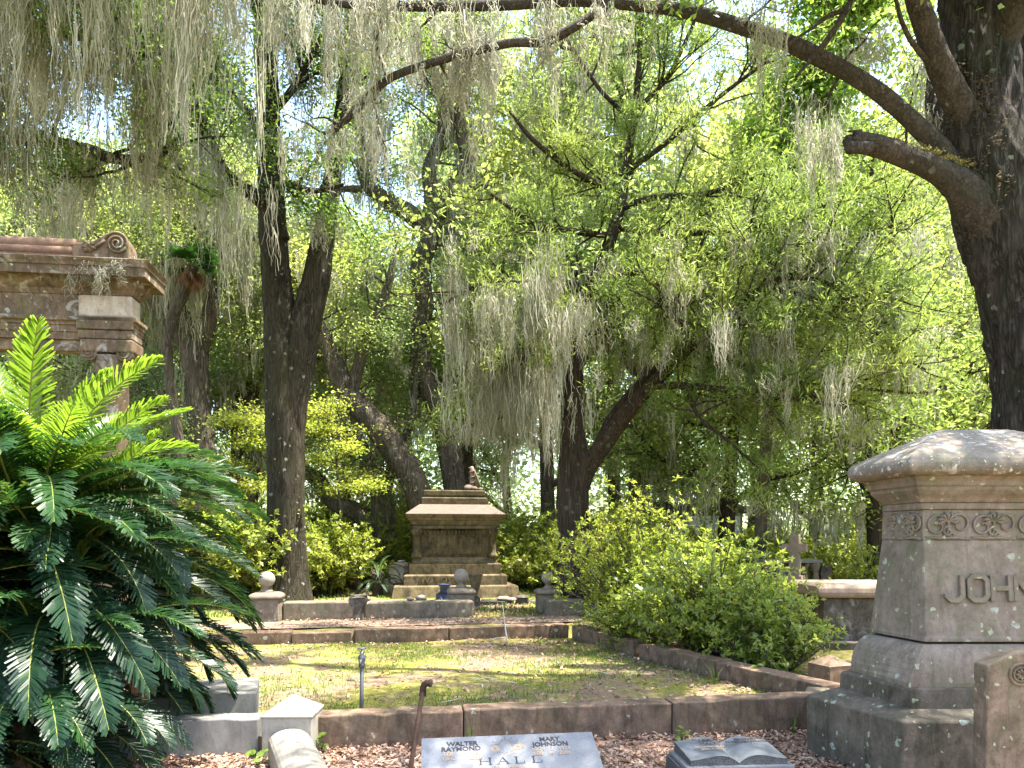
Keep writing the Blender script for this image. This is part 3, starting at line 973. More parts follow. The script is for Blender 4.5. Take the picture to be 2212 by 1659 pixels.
def frieze_panel(x0, y0, x1, y1, nrep):
    L = math.hypot(x1 - x0, y1 - y0)
    mb = MB()
    zc = (zL(1166) + zL(1106)) / 2
    H = (zL(1106) - zL(1166)) * .5
    w_ = L / nrep
    for k in range(nrep):
        xc = (k + .5) * w_
        scroll(mb, xc - w_ * .24, zc - H * .1, H * .82, 1.6, 1, .009, a0=-1.2)
        scroll(mb, xc + w_ * .26, zc + H * .05, H * .75, 1.5, -1, .009, a0=4.2)
        scroll(mb, xc, zc - H * .45, H * .3, 1.2, 1, a0=1)
        for q in range(7):
            a = -0.3 + q * .62
            p0 = (xc + .01 * math.cos(a), -.004, zc + .25 * H)
            p1 = (xc + w_ * .16 * math.cos(a), -.016, zc + .25 * H + H * .4 * math.sin(a))
            p2 = (xc + w_ * .25 * math.cos(a + .3), -.003, zc + .25 * H + H * .62 * math.sin(a + .3))
            mb.tube([p0, p1, p2], [.006, .015, .003], 5)
        mb.tube([(xc - w_ * .48, 0, zc - H * .82), (xc - w_ * .2, -.008, zc - H * .9), (xc + w_ * .2, -.008, zc - H * .85), (xc + w_ * .48, 0, zc - H * .95)], .01, 5)
    o = mb.build('frieze_carving', M['johnson_stone'], john)
    o.location = (x0, y0, 0)
    o.rotation_euler = (0, 0, math.atan2(y1 - y0, x1 - x0))


fw, fd, sw = fF(1993.5, .458), .458, wL(1905)
frieze_panel(-fw + .01, -fd - .001, fw - .01, -fd - .001, 4)
frieze_panel(-sw + .02, -.02, -fw - .005, -fd + .012, 2)

# ------------------------------------------------------------------ headstone at right edge
hs = empty('grave_headstone', (3.35, 3.9, 0), 'thick brown lichened headstone with a gabled top at the right edge of the picture', 'headstone')
xl = (2132 - 1106) / F * 3.87 - 3.35
mb = MB()
zt = EYE + (HZ - 1438) / F * 3.87
pl = [(xl - .01, -.1), (xl + .8, -.1), (xl + .79, zt), (xl + .66, zt + .06), (xl + .40, zt + .09), (xl + .13, zt + .06), (xl + .0, zt)]
mb.prism(pl, -.03, .085)
mb.build('stone_slab', M['head_stone'], hs, bevel=.008)
mb = MB()
for rr, ww in ((.056, .009), (.036, .007)):
    mb.tube([(xl + .175 + rr * math.cos(a), -.032, zt - .045 + rr * math.sin(a)) for a in np.linspace(0, 2 * PI, 25)], ww, 6)
for k in range(8):
    a = k * PI / 4
    mb.tube([(xl + .175, -.034, zt - .045), (xl + .175 + .018 * math.cos(a), -.042, zt - .045 + .018 * math.sin(a)), (xl + .175 + .03 * math.cos(a), -.034, zt - .045 + .03 * math.sin(a))], [.003, .009, .003], 5)
mb.build('carved_rosette', M['head_stone'], hs)

# ------------------------------------------------------------------ slant stone HALL
tl = np.array(P(911, 1596, 4.54)); tr = np.array(P(1278, 1580, 4.70))
hz_ = float((tl[2] + tr[2]) / 2)
yaw = math.atan2(tr[1] - tl[1], tr[0] - tl[0])
Wd = float(np.linalg.norm((tr - tl)[:2]))
hall = empty('slant_headstone', (float(tl[0]), float(tl[1]), 0), 'grey polished granite slant gravestone lettered HALL with an engraved sunrise', 'gravestone', rz=yaw)
SL = math.radians(33)       # slope of the face
FL = .50                    # its length
fy, fz = FL * math.cos(SL), FL * math.sin(SL)
mb = MB()
mb.add([(0, 0, hz_), (Wd, 0, hz_), (Wd + .02, -fy, hz_ - fz), (-.02, -fy, hz_ - fz)], [(0, 3, 2, 1)])
mb.build('polished_face', M['granite'], hall)
mb = MB()
b0 = [(0, .003, -.05), (Wd, .003, -.05), (Wd + .02, -fy, -.05), (-.02, -fy, -.05)]
b1 = [(0.001, .003, hz_ - .003), (Wd - .001, .003, hz_ - .003), (Wd + .019, -fy, hz_ - fz - .003), (-.019, -fy, hz_ - fz - .003)]
mb.loft([b0, b1])
mb.build('rough_block', M['granite_rough'], hall)


def face_text(body, u, v, size, mat, parent, sx=1.0, bold=0.0, name='lettering', align='CENTER', space=1.0):
    """u across from the left, v down the slope"""
    cu = bpy.data.curves.new(name, 'FONT')
    cu.body = body
    cu.size = size
    cu.align_x = align
    cu.extrude = .0008
    cu.offset = bold
    cu.space_character = space
    cu.resolution_u = 3
    o = bpy.data.objects.new(name, cu)
    C.objects.link(o)
    cu.materials.append(mat)
    o.parent = parent
    o.location = (u, -v * math.cos(SL), hz_ - v * math.sin(SL) + .0022)
    o.rotation_euler = (SL, 0, 0)
    o.scale = (sx, 1, 1)
    return o


face_text('WALTER', .245, .072, .046, M['letter_paint'], hall, 1.05, .0012)
face_text('RAYMOND', .235, .112, .046, M['letter_paint'], hall, 1.05, .0012)
face_text('FEB  13  1913', .235, .147, .036, M['carving_tan'], hall, 1.05, .001)
face_text('DEC   1   2000', .235, .181, .036, M['carving_tan'], hall, 1.05, .001)
face_text('MARY', .79, .062, .046, M['letter_paint'], hall, 1.05, .0012)
face_text('JOHNSON', .79, .102, .046, M['letter_paint'], hall, 1.05, .0012)
face_text('NOV   7   1912', .79, .137, .036, M['carving_tan'], hall, 1.05, .001)
face_text('FEB   16   2006', .79, .171, .036, M['carving_tan'], hall, 1.05, .001)
face_text('Until We Meet Again', .52, .262, .034, M['carving_tan'], hall, 1.0, .0005)
# HALL in seriffed capitals


def lay(x0, v0, x1, v1, wd):
    L = math.hypot(x1 - x0, v1 - v0); ux, uv = (x1 - x0) / L, (v1 - v0) / L
    nx_, nv = -uv * wd / 2, ux * wd / 2
    q = [(x0 - nx_, v0 - nv), (x1 - nx_, v1 - nv), (x1 + nx_, v1 + nv), (x0 + nx_, v0 + nv)]
    dz = .0012 + .0003 * (len(mb.f) % 5)
    vs = [(a, -b * math.cos(SL), hz_ - b * math.sin(SL) + dz) for a, b in q]
    mb.add(vs, [(0, 1, 2, 3)])


vt, vb_ = .175, .225
for k, chs in enumerate('HALL'):
    x0 = .345 + k * .105
    mb = MB()
    if chs == 'H':
        for xx in (x0, x0 + .058):
            lay(xx, vt, xx, vb_, .010); lay(xx - .011, vt, xx + .011, vt, .004); lay(xx - .011, vb_, xx + .011, vb_, .004)
        lay(x0, .2, x0 + .058, .2, .004)
    elif chs == 'A':
        lay(x0 + .03, vt, x0, vb_, .004); lay(x0 + .03, vt, x0 + .062, vb_, .010); lay(x0 + .012, .207, x0 + .052, .207, .004)
        lay(x0 - .01, vb_, x0 + .011, vb_, .004); lay(x0 + .05, vb_, x0 + .073, vb_, .004)
    else:
        lay(x0 + .008, vt, x0 + .008, vb_, .010); lay(x0 - .004, vt, x0 + .02, vt, .004); lay(x0 - .004, vb_, x0 + .056, vb_, .004); lay(x0 + .056, vb_ + .002, x0 + .056, vb_ - .018, .004)
    mb.build('letter', M['letter_paint'], hall)['label'] = 'black serif letter ' + chs
mb = MB()
for k in range(11):
    a = PI * (.08 + .84 * k / 10)
    x1, v1 = .51 + .035 * math.cos(a), .085 - .035 * math.sin(a)
    x2, v2 = .51 + (.075 + .02 * (k % 2)) * math.cos(a), .085 - (.06 + .015 * (k % 2)) * math.sin(a)
    lay(x1, v1, x2, v2, .002)
mb.build('sun_rays', M['letter_paint'], hall)
mb = MB()
a_ = np.linspace(0, PI, 12)
for a, b in zip(a_[:-1], a_[1:]):
    lay(.51 + .032 * math.cos(a), .085 - .028 * math.sin(a), .51 + .032 * math.cos(b), .085 - .028 * math.sin(b), .003)
for cxx, cv, s_ in ((.445, .108, 1.0), (.585, .098, 1.0), (.55, .112, .6), (.615, .092, .55)):
    for k in range(9):
        a = k * 2 * PI / 9
        for r_ in (.018, .010):
            lay(cxx + s_ * r_ * math.cos(a), cv + s_ * r_ * .8 * math.sin(a), cxx + s_ * r_ * 1.5 * math.cos(a + .5), cv + s_ * r_ * 1.2 * math.sin(a + .5), .013 * s_)
for x0, v0, x1, v1 in ((.46, .13, .50, .14), (.50, .14, .53, .128), (.53, .12, .515, .15), (.515, .15, .545, .165), (.56, .13, .54, .145), (.54, .145, .57, .15)):
    lay(x0, v0, x1, v1, .003)
mb.build('rose_engraving', M['carving_tan'], hall)

# ------------------------------------------------------------------ open book marker
p00 = np.array(P(1457, 1604, 4.93)); p10 = np.array(P(1656, 1599, 4.97)); p01 = np.array(P(1502, 1647, 4.59)); p11 = np.array(P(1707, 1640, 4.64))
bz = .235
bw = .62; bd = .34
book = empty('book_gravestone', (float(p00[0]), float(p00[1]), 0), 'grey granite grave marker carved as an open book', 'gravestone', rz=.08)
sl2 = .10


def page_z(u):   # u 0..1 across; two swelling pages
    v = (u * 2) % 1.0 if u < 1 else 1.0
    s = math.sin(PI * min(1, max(0, v if u < .5 else 1 - v)) ** .75) if False else None
    w_ = (u * 2) if u <= .5 else (2 - u * 2)
    return .030 * math.sin(PI * w_ ** 1.6) * (1 - .1 * w_) - .022 * (w_ ** 5)


mb = MB()
nu = 36
top_b = [(bw * i / nu, 0, bz + .018 + page_z(i / nu)) for i in range(nu + 1)]
top_f = [(x + .0, -bd, z - .028) for x, y, z in top_b]
vs = top_b + top_f
fs = [(i, i + nu + 1, i + nu + 2, i + 1) for i in range(nu)]
mb.add(vs, fs, True)
mb.build('open_pages', M['granite'], book)
mb = MB()
for i in range(nu):
    a, b, c_, d = top_b[i], top_b[i + 1], top_f[i + 1], top_f[i]
    z0 = .175
    mb.add([(d[0], d[1] + .001, d[2] - .002), (c_[0], c_[1] + .001, c_[2] - .002), (c_[0], c_[1] + .001, z0), (d[0], d[1] + .001, z0)], [(0, 1, 2, 3)])
for xx, a, d in ((-.001, top_b[0], top_f[0]), (bw + .001, top_b[-1], top_f[-1])):
    mb.add([(xx, a[1], a[2] - .002), (xx, d[1], d[2] - .002), (xx, d[1], .17), (xx, a[1], .17)], [(0, 1, 2, 3)])
mb.build('page_edges', M['granite_rough'], book)
MB().box(-.035, bw + .035, -bd - .03, .02, .165, .19).build('book_cover', M['granite'], book, bevel=.004)
MB().box(-.05, bw + .05, -bd - .05, .03, -.05, .163).build('rough_block', M['granite_rough'], book, bevel=.006)
for body, u, v, sz, mt in (('GARRY', .17, .10, .05, 'letter_paint'), ('HALL', .18, .16, .05, 'letter_paint'), ('NOV 28 1941', .17, .21, .034, 'carving_tan'), ('JAN 3 2003', .18, .25, .034, 'carving_tan'),
                           ('BELOVED', .45, .09, .036, 'letter_paint'), ('HUSBAND & FATHER', .46, .135, .034, 'letter_paint')):
    cu = bpy.data.curves.new('lettering', 'FONT'); cu.body = body; cu.size = sz; cu.align_x = 'CENTER'; cu.extrude = .0006; cu.offset = .0008; cu.resolution_u = 3
    o = bpy.data.objects.new('lettering', cu); C.objects.link(o); cu.materials.append(M[mt]); o.parent = book
    o.location = (u, -v, bz + .018 + page_z(u / bw) - .028 * v / bd + .008)
    o.rotation_euler = (math.atan2(.028, bd), 0.0, 0)

# ------------------------------------------------------------------ pipes
a = np.array(P(886, 1665, 5.0)); b = np.array(P(914, 1486, 5.2))
pr = empty('rusty_pipe', (float(a[0]), float(a[1]), 0), 'leaning rusty iron pipe with an elbow on top, in front of the kerb', 'pipe')
lo = a + (a - b) * (a[2] / (b[2] - a[2])) * 1.1
q = [tuple(Vector(v) - pr.location) for v in (lo, a, b)]
MB().tube(q, .0165, 14).build('pipe', M['rusty_iron'], pr)
bb = Vector(q[2])
mb = MB().tube([bb + Vector((-.003, 0, -.045)), bb + Vector((0, 0, .0)), bb + Vector((.008, -.003, .022)), bb + Vector((.028, -.006, .036)), bb + Vector((.05, -.01, .034))], [.023, .023, .024, .024, .023], 14)
mb.tube([bb + Vector((.046, -.0095, .034)), bb + Vector((.062, -.012, .032))], .027, 14)
mb.tube([bb + Vector((-.004, 0, -.055)), bb + Vector((-.003, 0, -.040))], .027, 14)
mb.build('pipe_elbow', M['rusty_iron'], pr)
g0 = P(780, 1525, 6.0)
fr = empty('garden_tap', (g0[0], 6.0, 0), 'grey water pipe standing in the plot with a small garden tap on top', 'garden tap')
zt = P(781, 1440, 6.0)[2]
MB().tube([(0, 0, -.1), (0.004, 0, .3), (.006, 0, zt)], .0165, 14).build('pipe', M['galvanised'], fr)
mb = MB().lathe([(.017, zt - .01), (.027, zt), (.027, zt + .02), (.022, zt + .035), (.031, zt + .06), (.03, zt + .085), (.016, zt + .1), (.014, zt + .125)], 16, (.006, 0))
mb.tube([(.006, 0, zt + .05), (.006, -.05, zt + .055), (.006, -.075, zt + .03)], [.014, .014, .012], 10)
mb.build('tap_body', M['galvanised'], fr)
mb = MB().tube([(.006, 0, zt + .12), (.006, 0, zt + .15)], .006, 8)
mb.tube([(.006 + .032 * math.cos(a), .032 * math.sin(a), zt + .15) for a in np.linspace(0, 2 * PI, 17)], .0055, 6)
mb.tube([(-.03, 0, zt + .15), (.04, 0, zt + .15)], .005, 6)
mb.tube([(.006, -.033, zt + .15), (.006, .033, zt + .15)], .005, 6)
mb.build('tap_handle', M['galvanised'], fr)

# ------------------------------------------------------------------ ball posts, low wall
def ball_post(x, y, z0, label, s=1.0, rz=.12):
    o = empty('ball_topped_post', (x, y, z0), label, 'grave post', 'posts topped with stone balls', rz)
    w2 = .235 * s
    MB().box(-w2, w2, -w2, w2, -.05, .40 * s, .01, .01).build('post_body', M['kerb_grey'], o, bevel=.01)
    mb = MB()
    w3 = w2 + .022 * s
    r_ = []
    for dz, k in ((.40, 1.0), (.425, 1.03), (.45, 1.0), (.475, .92), (.495, .78), (.505, .62)):
        e = w3 * k
        r_.append([(-e, -e, dz * s), (e, -e, dz * s), (e, e, dz * s), (-e, e, dz * s)])
    mb.loft(r_)
    mb.build('post_cap', M['kerb_grey'], o, bevel=.012)
    MB().lathe([(.12 * s, .50 * s), (.10 * s, .53 * s), (.062 * s, .565 * s), (.058 * s, .59 * s), (.075 * s, .61 * s)], 24).build('neck', M['kerb_grey'], o)
    b_ = MB().lathe([(max(.001, .135 * s * math.sin(t_)), .72 * s - .135 * s * math.cos(t_)) for t_ in np.linspace(.25, PI - .001, 18)], 32)
    b_.build('stone_ball', M['ball_stone'], o)
    return o


ball_post(-4.16, 12.55, .2, 'ball topped stone post at the left end of the low wall')
ball_post((996.4 - 1106) / F * 13.75, 13.75, .2, 'ball topped stone post between the low wall and the far monument')
ball_post((1184 - 1106) / F * 14.0, 14.0, .2, 'ball topped stone post left of the cedar trunk, partly behind leaves', .93)

lw = empty('low_wall', (-2.0, 12.9, .2), 'low grey wall with pale top in front of the far monument', 'wall')
A = (-3.93, 12.66); B = ((1024 - 1106) / F * 13.2, 13.2)
mid = (A[0] + (B[0] - A[0]) * .41, A[1] + (B[1] - A[1]) * .41)
bar('wall_stone', A, mid, .42, .315, .31, M['kerb_grey'], lw, z0=.2, bev=.02)
o = bar('wall_stone', (mid[0] + .01, mid[1] + .001), B, .42, .31, .30, M['kerb_grey'], lw, z0=.2, bev=.035)
x0, y0, _ = P(773, 1300, 12.62)
fs_ = empty('scroll_footstone', (x0, 12.62, .2), 'narrow dark stone bracket with a rounded scroll head on the low wall', 'gravestone')
hh = [(-.075, -.05), (.075, -.05), (.075, .2), (.10, .26), (.145, .32), (.155, .38), (.14, .43), (.17, .45), (.12, .455), (.06, .455), (-.06, .45), (-.12, .43), (-.155, .38), (-.145, .32), (-.10, .26), (-.075, .2)]
MB().prism(hh, -.06, .12).build('scroll_slab', M['dark_stone'], fs_, bevel=.012)
MB().tube([(-.13, -.065, .39), (0, -.07, .415), (.13, -.065, .41)], .014, 6).build('scroll_edge', M['dark_stone'], fs_)
rw = empty('right_low_wall', (1.0, 13.3, .2), 'short dark stretch of low wall right of the hidden ball post', 'wall')
bar('wall_stone', ((1180 - 1106) / F * 13.35, 13.35), (1.9, 13.45), .4, .30, .30, M['kerb_grey'], rw, z0=.2, bev=.03)

# stones lying on the wall
for (px_, py_, Y, s_, lab) in ((886, 1291, 13.15, .05, 'flat chip of white marble lying on the low wall'), (910, 1289, 13.2, .075, 'rounded white stone lying on the low wall'),
                               (789, 1289, 13.1, .07, 'pale lump of stone on the low wall beside the scroll bracket')):
    rr = np.random.default_rng(px_)
    mb = MB()
    mb.lathe([(max(.001, s_ * (1 + .0) * math.sin(t_)), -s_ * .75 * math.cos(t_)) for t_ in np.linspace(.01, PI - .01, 9)], 11)
    mb.v = [(v[0] * (1.4 + rr.normal(0, .03)), v[1], v[2] + rr.normal(0, s_ * .07)) for v in mb.v]
    o = mb.build('loose_stone', M['marble'], None)
    x0, y0, z0 = P(px_, py_, Y)
    o.location = (x0, Y, .515 + s_ * .5)
    tag(o, lab, 'stone')

# ------------------------------------------------------------------ far monument
MX, MY = (978 - 1106) / F * 18.6, 18.75
mon = empty('draped_monument', (MX, MY, .2), 'large mossy Victorian tomb monument with corner columns and a broken column on top', 'monument', rz=math.radians(9))
def rz_(hw, hd, z): return [(-hw, -hd, z), (hw, -hd, z), (hw, hd, z), (-hw, hd, z)]
sc_ = 18.2 / 17.7
def tier(name, rows, mat, bev=.012):
    return MB().loft([rz_(a * sc_, b * sc_, z) for a, b, z in rows]).build(name, mat, mon, bevel=bev)
tier('bottom_step', [(1.52, 1.10, -.1), (1.50, 1.08, .0), (1.45, 1.03, .265), (1.42, 1.0, .29)], M['monument_stone'])
tier('middle_step', [(1.22, .85, .285), (1.22, .85, .52), (1.17, .8, .55)], M['monument_stone'])
tier('upper_step', [(1.09, .74, .545), (1.09, .74, .79), (1.05, .70, .82)], M['monument_dark'])
tier('base_moulding', [(1.01, .68, .815), (1.01, .68, .86), (.97, .63, .90), (.95, .61, .96)], M['monument_stone'], .006)
tier('die', [(.87, .55, .955), (.87, .55, 1.70)], M['monument_dark'])
tier('panel_field', [(.64, .585, 1.02), (.64, .585, 1.62)], M['monument_dark'], .02)
for k in range(9):
    xx = (-.54 + k * .135) * sc_
    MB().box(xx - .035, xx + .035, -.6 * sc_ - .012, -.58 * sc_, 1.06, 1.5).build('panel_rib', M['monument_dark'], mon, bevel=.008)
tier('architrave', [(1.0, .68, 1.66), (1.0, .68, 1.73)], M['monument_stone'])
tier('cornice', [(.98, .66, 1.725), (.98, .66, 1.755), (1.03, .70, 1.76), (1.03, .70, 1.80), (1.05, .72, 1.81), (1.06, .73, 1.86), (1.10, .77, 1.87), (1.12, .79, 1.92), (1.16, .83, 1.95), (1.17, .84, 2.0)], M['monument_stone'], .004)
tier('sloped_roof', [(1.18, .85, 2.0), (1.18, .85, 2.02), (.84, .52, 2.26)], M['monument_top'])
tier('attic_block', [(.79, .48, 2.25), (.79, .48, 2.42), (.75, .45, 2.44)], M['monument_dark'])
tier('attic_block', [(.71, .42, 2.435), (.74, .45, 2.48), (.74, .45, 2.60), (.70, .42, 2.62)], M['monument_dark'])
for sx in (-1, 1):
    for sy in (-1, 1):
        MB().lathe([(.13, .955), (.135, 1.0), (.11, 1.04), (.085, 1.08), (.08, 1.46), (.10, 1.48), (.09, 1.5), (.12, 1.62), (.14, 1.665)], 18, (sx * .93, sy * .62)).build('corner_column', M['monument_dark'], mon)
        tb = MB()
        for k in range(8):
            a = k * PI / 4
            tb.tube([(sx * .93 + .085 * math.cos(a), sy * .62 + .085 * math.sin(a), 1.51), (sx * .93 + .11 * math.cos(a), sy * .62 + .11 * math.sin(a), 1.58), (sx * .93 + .145 * math.cos(a), sy * .62 + .145 * math.sin(a), 1.63)], [.01, .022, .012], 5)
        tb.build('capital_leaves', M['monument_stone'], mon)
mb = MB()
rr = np.random.default_rng(4)
for k in range(13):
    xx = -.52 + k * .087
    mb.tube([(xx, -.62, 1.63), (xx + .02, -.64, 1.58), (xx + rr.normal(0, .01), -.625, 1.50 - .06 * (k % 2))], [.02, .026, .008], 6)
mb.build('carved_swags', M['monument_dark'], mon)
cu = bpy.data.curves.new('inscription', 'FONT'); cu.body = 'W. VOSNUR'; cu.size = .22; cu.align_x = 'CENTER'; cu.extrude = .012; cu.offset = .004; cu.resolution_u = 2
o = bpy.data.objects.new('inscription', cu); C.objects.link(o); cu.materials.append(M['monument_stone']); o.parent = mon
o.location = (-.25, -.85 * sc_ - .012, .345); o.rotation_euler = (PI / 2, 0, 0)
# broken column with garland
st = empty('broken_column', (MX + .50, MY - .1, 2.83), 'carved broken column wound with a garland standing on the far monument', 'statue')
rb = MB()
for k in range(9):
    a = rr.uniform(0, 6.28); d = rr.uniform(.0, .16)
    s_ = rr.uniform(.07, .13)
    rb.lathe([(max(.001, s_ * math.sin(t_)), s_ * .7 * (1 - math.cos(t_)) - .03) for t_ in np.linspace(.3, PI - .01, 6)], 8, (d * math.cos(a) * 1.2, d * math.sin(a)))
rb.build('rock_base', M['monument_top'], st)
MB().lathe([(.075, .05), (.07, .1), (.062, .12), (.052, .50), (.05, .58), (.03, .61)], 12, (-.02, 0)).build('column_shaft', M['pink_stone'], st)
gl = MB()
gl.tube([(-.02 + .072 * math.cos(a * 1.0), .072 * math.sin(a), .08 + .5 * a / 22) for a in np.linspace(0, 22, 60)], .018, 6)
gl.tube([(.04, -.03, .5), (.10, -.04, .36), (.15, -.05, .2), (.17, -.05, .05)], [.02, .035, .04, .03], 7)
gl.build('garland', M['monument_top'], st)

# ------------------------------------------------------------------ things round the far monument
ped = empty('flared_pedestal', ((864 - 1106) / F * 19.4, 19.4, .2), 'pale pink eight sided flared pedestal left of the far monument', 'pedestal', rz=PI / 8 + .1)
for nm, rows in (('pedestal_foot', [(.60, -.05), (.60, .2), (.56, .225)]), ('pedestal_base', [(.50, .22), (.50, .28), (.36, .42)]),
                 ('pedestal_body', [(.36, .42), (.33, .5), (.30, .58), (.285, .68)]), ('pedestal_top', [(.315, .68), (.33, .72), (.25, .79)])):
    MB().lathe(rows, 8, smooth=False).build(nm, M['sunlit_pink_stone'], ped, bevel=.008)
t = NT('white_petal'); t.done(t.bsdf((0.78, 0.72, 0.72), .7))
fl = empty('white_flowers', ((864 - 1106) / F * 19.4 + .05, 19.35, .985), 'small bunch of white flowers on the pale pedestal', 'flowers')
for k in range(7):
    mb = MB(); a = k * .9
    cx_, cy_ = .12 * math.cos(a) * (k % 3) / 2, .1 * math.sin(a) * (k % 3) / 2
    for q_ in range(6):
        b_ = q_ * PI / 3
        mb.tube([(cx_, cy_, .03), (cx_ + .03 * math.cos(b_), cy_ + .03 * math.sin(b_), .05), (cx_ + .045 * math.cos(b_), cy_ + .045 * math.sin(b_), .04)], [.006, .017, .006], 5)
    mb.tube([(cx_, cy_, -.002), (cx_, cy_, .03)], .005, 4)
    mb.build('flower', M['white_petal'], fl)
bt = empty('bench_tomb', ((752 - 1106) / F * 20.5, 20.5, .2), 'small grey tomb with a pale curved lid among the bushes left of the pedestal', 'tomb', rz=.1)
MB().box(-.26, .26, -.2, .2, -.05, .33).build('tomb_body', M['dark_stone'], bt, bevel=.01)
MB().box(-.3, .3, -.24, .24, .33, .42, .03, .03).build('tomb_ledge', M['marble'], bt, bevel=.01)
MB().prism([(-.22, .42), (.22, .42), (.22, .52), (.16, .57), (.05, .60), (-.08, .60), (-.19, .565), (-.22, .5)], -.18, .18).build('tomb_lid', M['pink_stone'], bt, bevel=.015)
pt = empty('stone_planter', ((771 - 1106) / F * 19.6, 19.6, .2), 'flared brown stone planter between the small tomb and the cycad', 'planter', rz=.2)
MB().box(-.17, .17, -.17, .17, -.05, .06).build('planter_foot', M['pink_stone'], pt, bevel=.008)
MB().lathe([(.14, .06), (.13, .2), (.16, .34), (.2, .4), (.2, .43), (.17, .44), (.15, .38)], 20).build('planter_bowl', M['temple_stone'], pt)
ur = empty('stone_urn', ((1027 - 1106) / F * 15.3, 15.3, .2), 'tall tapering stone urn right of the middle ball post', 'urn')
MB().box(-.1, .1, -.1, .1, -.05, .18).build('urn_foot', M['dark_stone'], ur, bevel=.01)
MB().lathe([(.09, .18), (.045, .24), (.05, .3), (.09, .4), (.125, .55), (.14, .64), (.16, .66), (.16, .685), (.135, .69), (.12, .6)], 22).build('urn_bowl', M['monument_stone'], ur)
nv = empty('navy_urn', ((962 - 1106) / F * 17.1, 16.9, .2), 'dark navy blue flared urn at the foot of the far monument', 'urn')
MB().box(-.2, .2, -.13, .13, -.05, .17, .02, .02).build('urn_foot', M['navy_glaze'], nv, bevel=.015)
MB().lathe([(.14, .17), (.10, .22), (.11, .3), (.15, .36), (.16, .375), (.14, .38), (.12, .33)], 22).build('urn_bowl', M['navy_glaze'], nv)
dk = empty('dark_grave_kerb', ((1080 - 1106) / F * 15.7, 15.7, .2), 'low dark grave kerb right of the far monument steps', 'kerb')
MB().box(-.42, .30, -.1, .5, -.05, .09).build('kerb_slab', M['dark_wet_stone'], dk, bevel=.015)
db = empty('dark_block', ((1127 - 1106) / F * 15.7, 15.75, .2), 'small dark block with a pointed top beside the low dark kerb', 'grave post')
MB().box(-.13, .13, -.13, .13, -.05, .17).build('block_body', M['dark_wet_stone'], db, bevel=.01)
MB().box(-.14, .14, -.14, .14, .17, .22, .1, .1).build('block_cap', M['dark_stone'], db, bevel=.006)
for (px_, py_, Y, s_, lab) in ((1088, 1292, 15.8, .12, 'bright white broken stone lying on the dark kerb'), (1104, 1295, 15.6, .09, 'smaller white stone beside the dark block'), (1150, 1292, 16.2, .11, 'pale stone in the grass right of the dark block')):
    rr = np.random.default_rng(px_ + 3)
    mb = MB().lathe([(max(.001, s_ * math.sin(t_)), -s_ * .4 * math.cos(t_)) for t_ in np.linspace(.01, PI - .01, 7)], 9, smooth=False)
    mb.v = [(v[0] * 1.4, v[1], v[2] + rr.normal(0, s_ * .05)) for v in mb.v]
    o = mb.build('loose_stone', M['marble'], None)
    x0, _, _ = P(px_, py_, Y); o.location = (x0, Y, (.335 if px_ < 1120 else .24)); tag(o, lab, 'stone')

# ------------------------------------------------------------------ tombs among the bushes at right
tw = empty('rounded_wall_tomb', (4.2, 10.6, 0), 'dark stained tomb wall with a thick rounded pale coping left of the large monument', 'tomb')
L0, L1 = (1762 - 1106) / F * 10.5 - 4.2, 2.2
MB().box(L0 + .12, L1, -.08, .9, -.05, .76).build('tomb_wall', M['dark_stone'], tw, bevel=.01)
pr_ = [(-.16, .77), (-.19, .80), (-.2, .85), (-.19, .91), (-.14, .955), (-.05, .975), (.87, .975), (.98, .955), (1.02, .9), (1.02, .83), (.98, .77)]
mb = MB()
rg_ = []
for x_, k in ((L0, .6), (L0 + .03, .85), (L0 + .09, 1.0), (L1, 1.0)):
    rg_.append([(x_, y * 1, .87 + (z - .87) * k) for y, z in pr_])
mb.loft(rg_)
mb.build('rounded_coping', M['pink_stone'], tw, bevel=.01)
MB().box(L0 - .1, L1, -.3, 1.1, -.05, .16).build('tomb_plinth', M['dark_stone'], tw, bevel=.012)

crx = (1717 - 1106) / F * 15
cr = empty('stone_cross', (crx, 15.0, .15), 'weathered stone cross on a stepped block, seen obliquely above the bushes', 'cross', rz=math.radians(-38))
MB().box(-.42, .42, -.36, .36, -.05, .22).build('lower_step', M['pink_stone'], cr, bevel=.012)
MB().box(-.31, .31, -.26, .26, .22, .45).build('upper_step', M['pink_stone'], cr, bevel=.012)
MB().box(-.2, .2, -.17, .17, .45, .72, .03, .03).build('cross_block', M['pink_stone'], cr, bevel=.012)
MB().box(-.10, .10, -.08, .08, .72, 1.54, .008, .006).build('cross_shaft', M['pink_stone'], cr, bevel=.008)
mb = MB(); mb.box(-.24, -.088, -.072, .072, 1.19, 1.36); mb.box(.088, .24, -.072, .072, 1.19, 1.36)
mb.build('cross_arms', M['pink_stone'], cr, bevel=.008)

tbx = (1705 - 1106) / F * 16.5
tb_ = empty('table_tomb', (tbx, 16.5, .15), 'table tomb with a thin pale slab on brown pillars behind the stone cross', 'tomb')
MB().box(-.66, .62, -.3, .5, .93, 1.0).build('table_slab', M['marble'], tb_, bevel=.01)
for lx in (-.55, .5):
    for ly in (-.2, .4):
        MB().lathe([(.10, .12), (.10, .2), (.06, .25), (.08, .45), (.05, .75), (.09, .85), (.10, .93)], 12, (lx, ly)).build('leg', M['pink_stone'], tb_)
MB().box(-.3, .3, -.1, .3, .12, .93, .03, .03).build('central_support', M['temple_stone'], tb_, bevel=.01)
MB().box(-.8, .76, -.45, .65, -.05, .12).build('tomb_plinth', M['kerb_grey'], tb_, bevel=.01)
bx = (1685 - 1106) / F * 15.2
bs = empty('marble_baluster', (bx, 15.2, .15), 'slim white marble baluster just left of the stone cross', 'grave ornament')
MB().box(-.11, .11, -.11, .11, -.05, .3).build('baluster_foot', M['kerb_grey'], bs, bevel=.01)
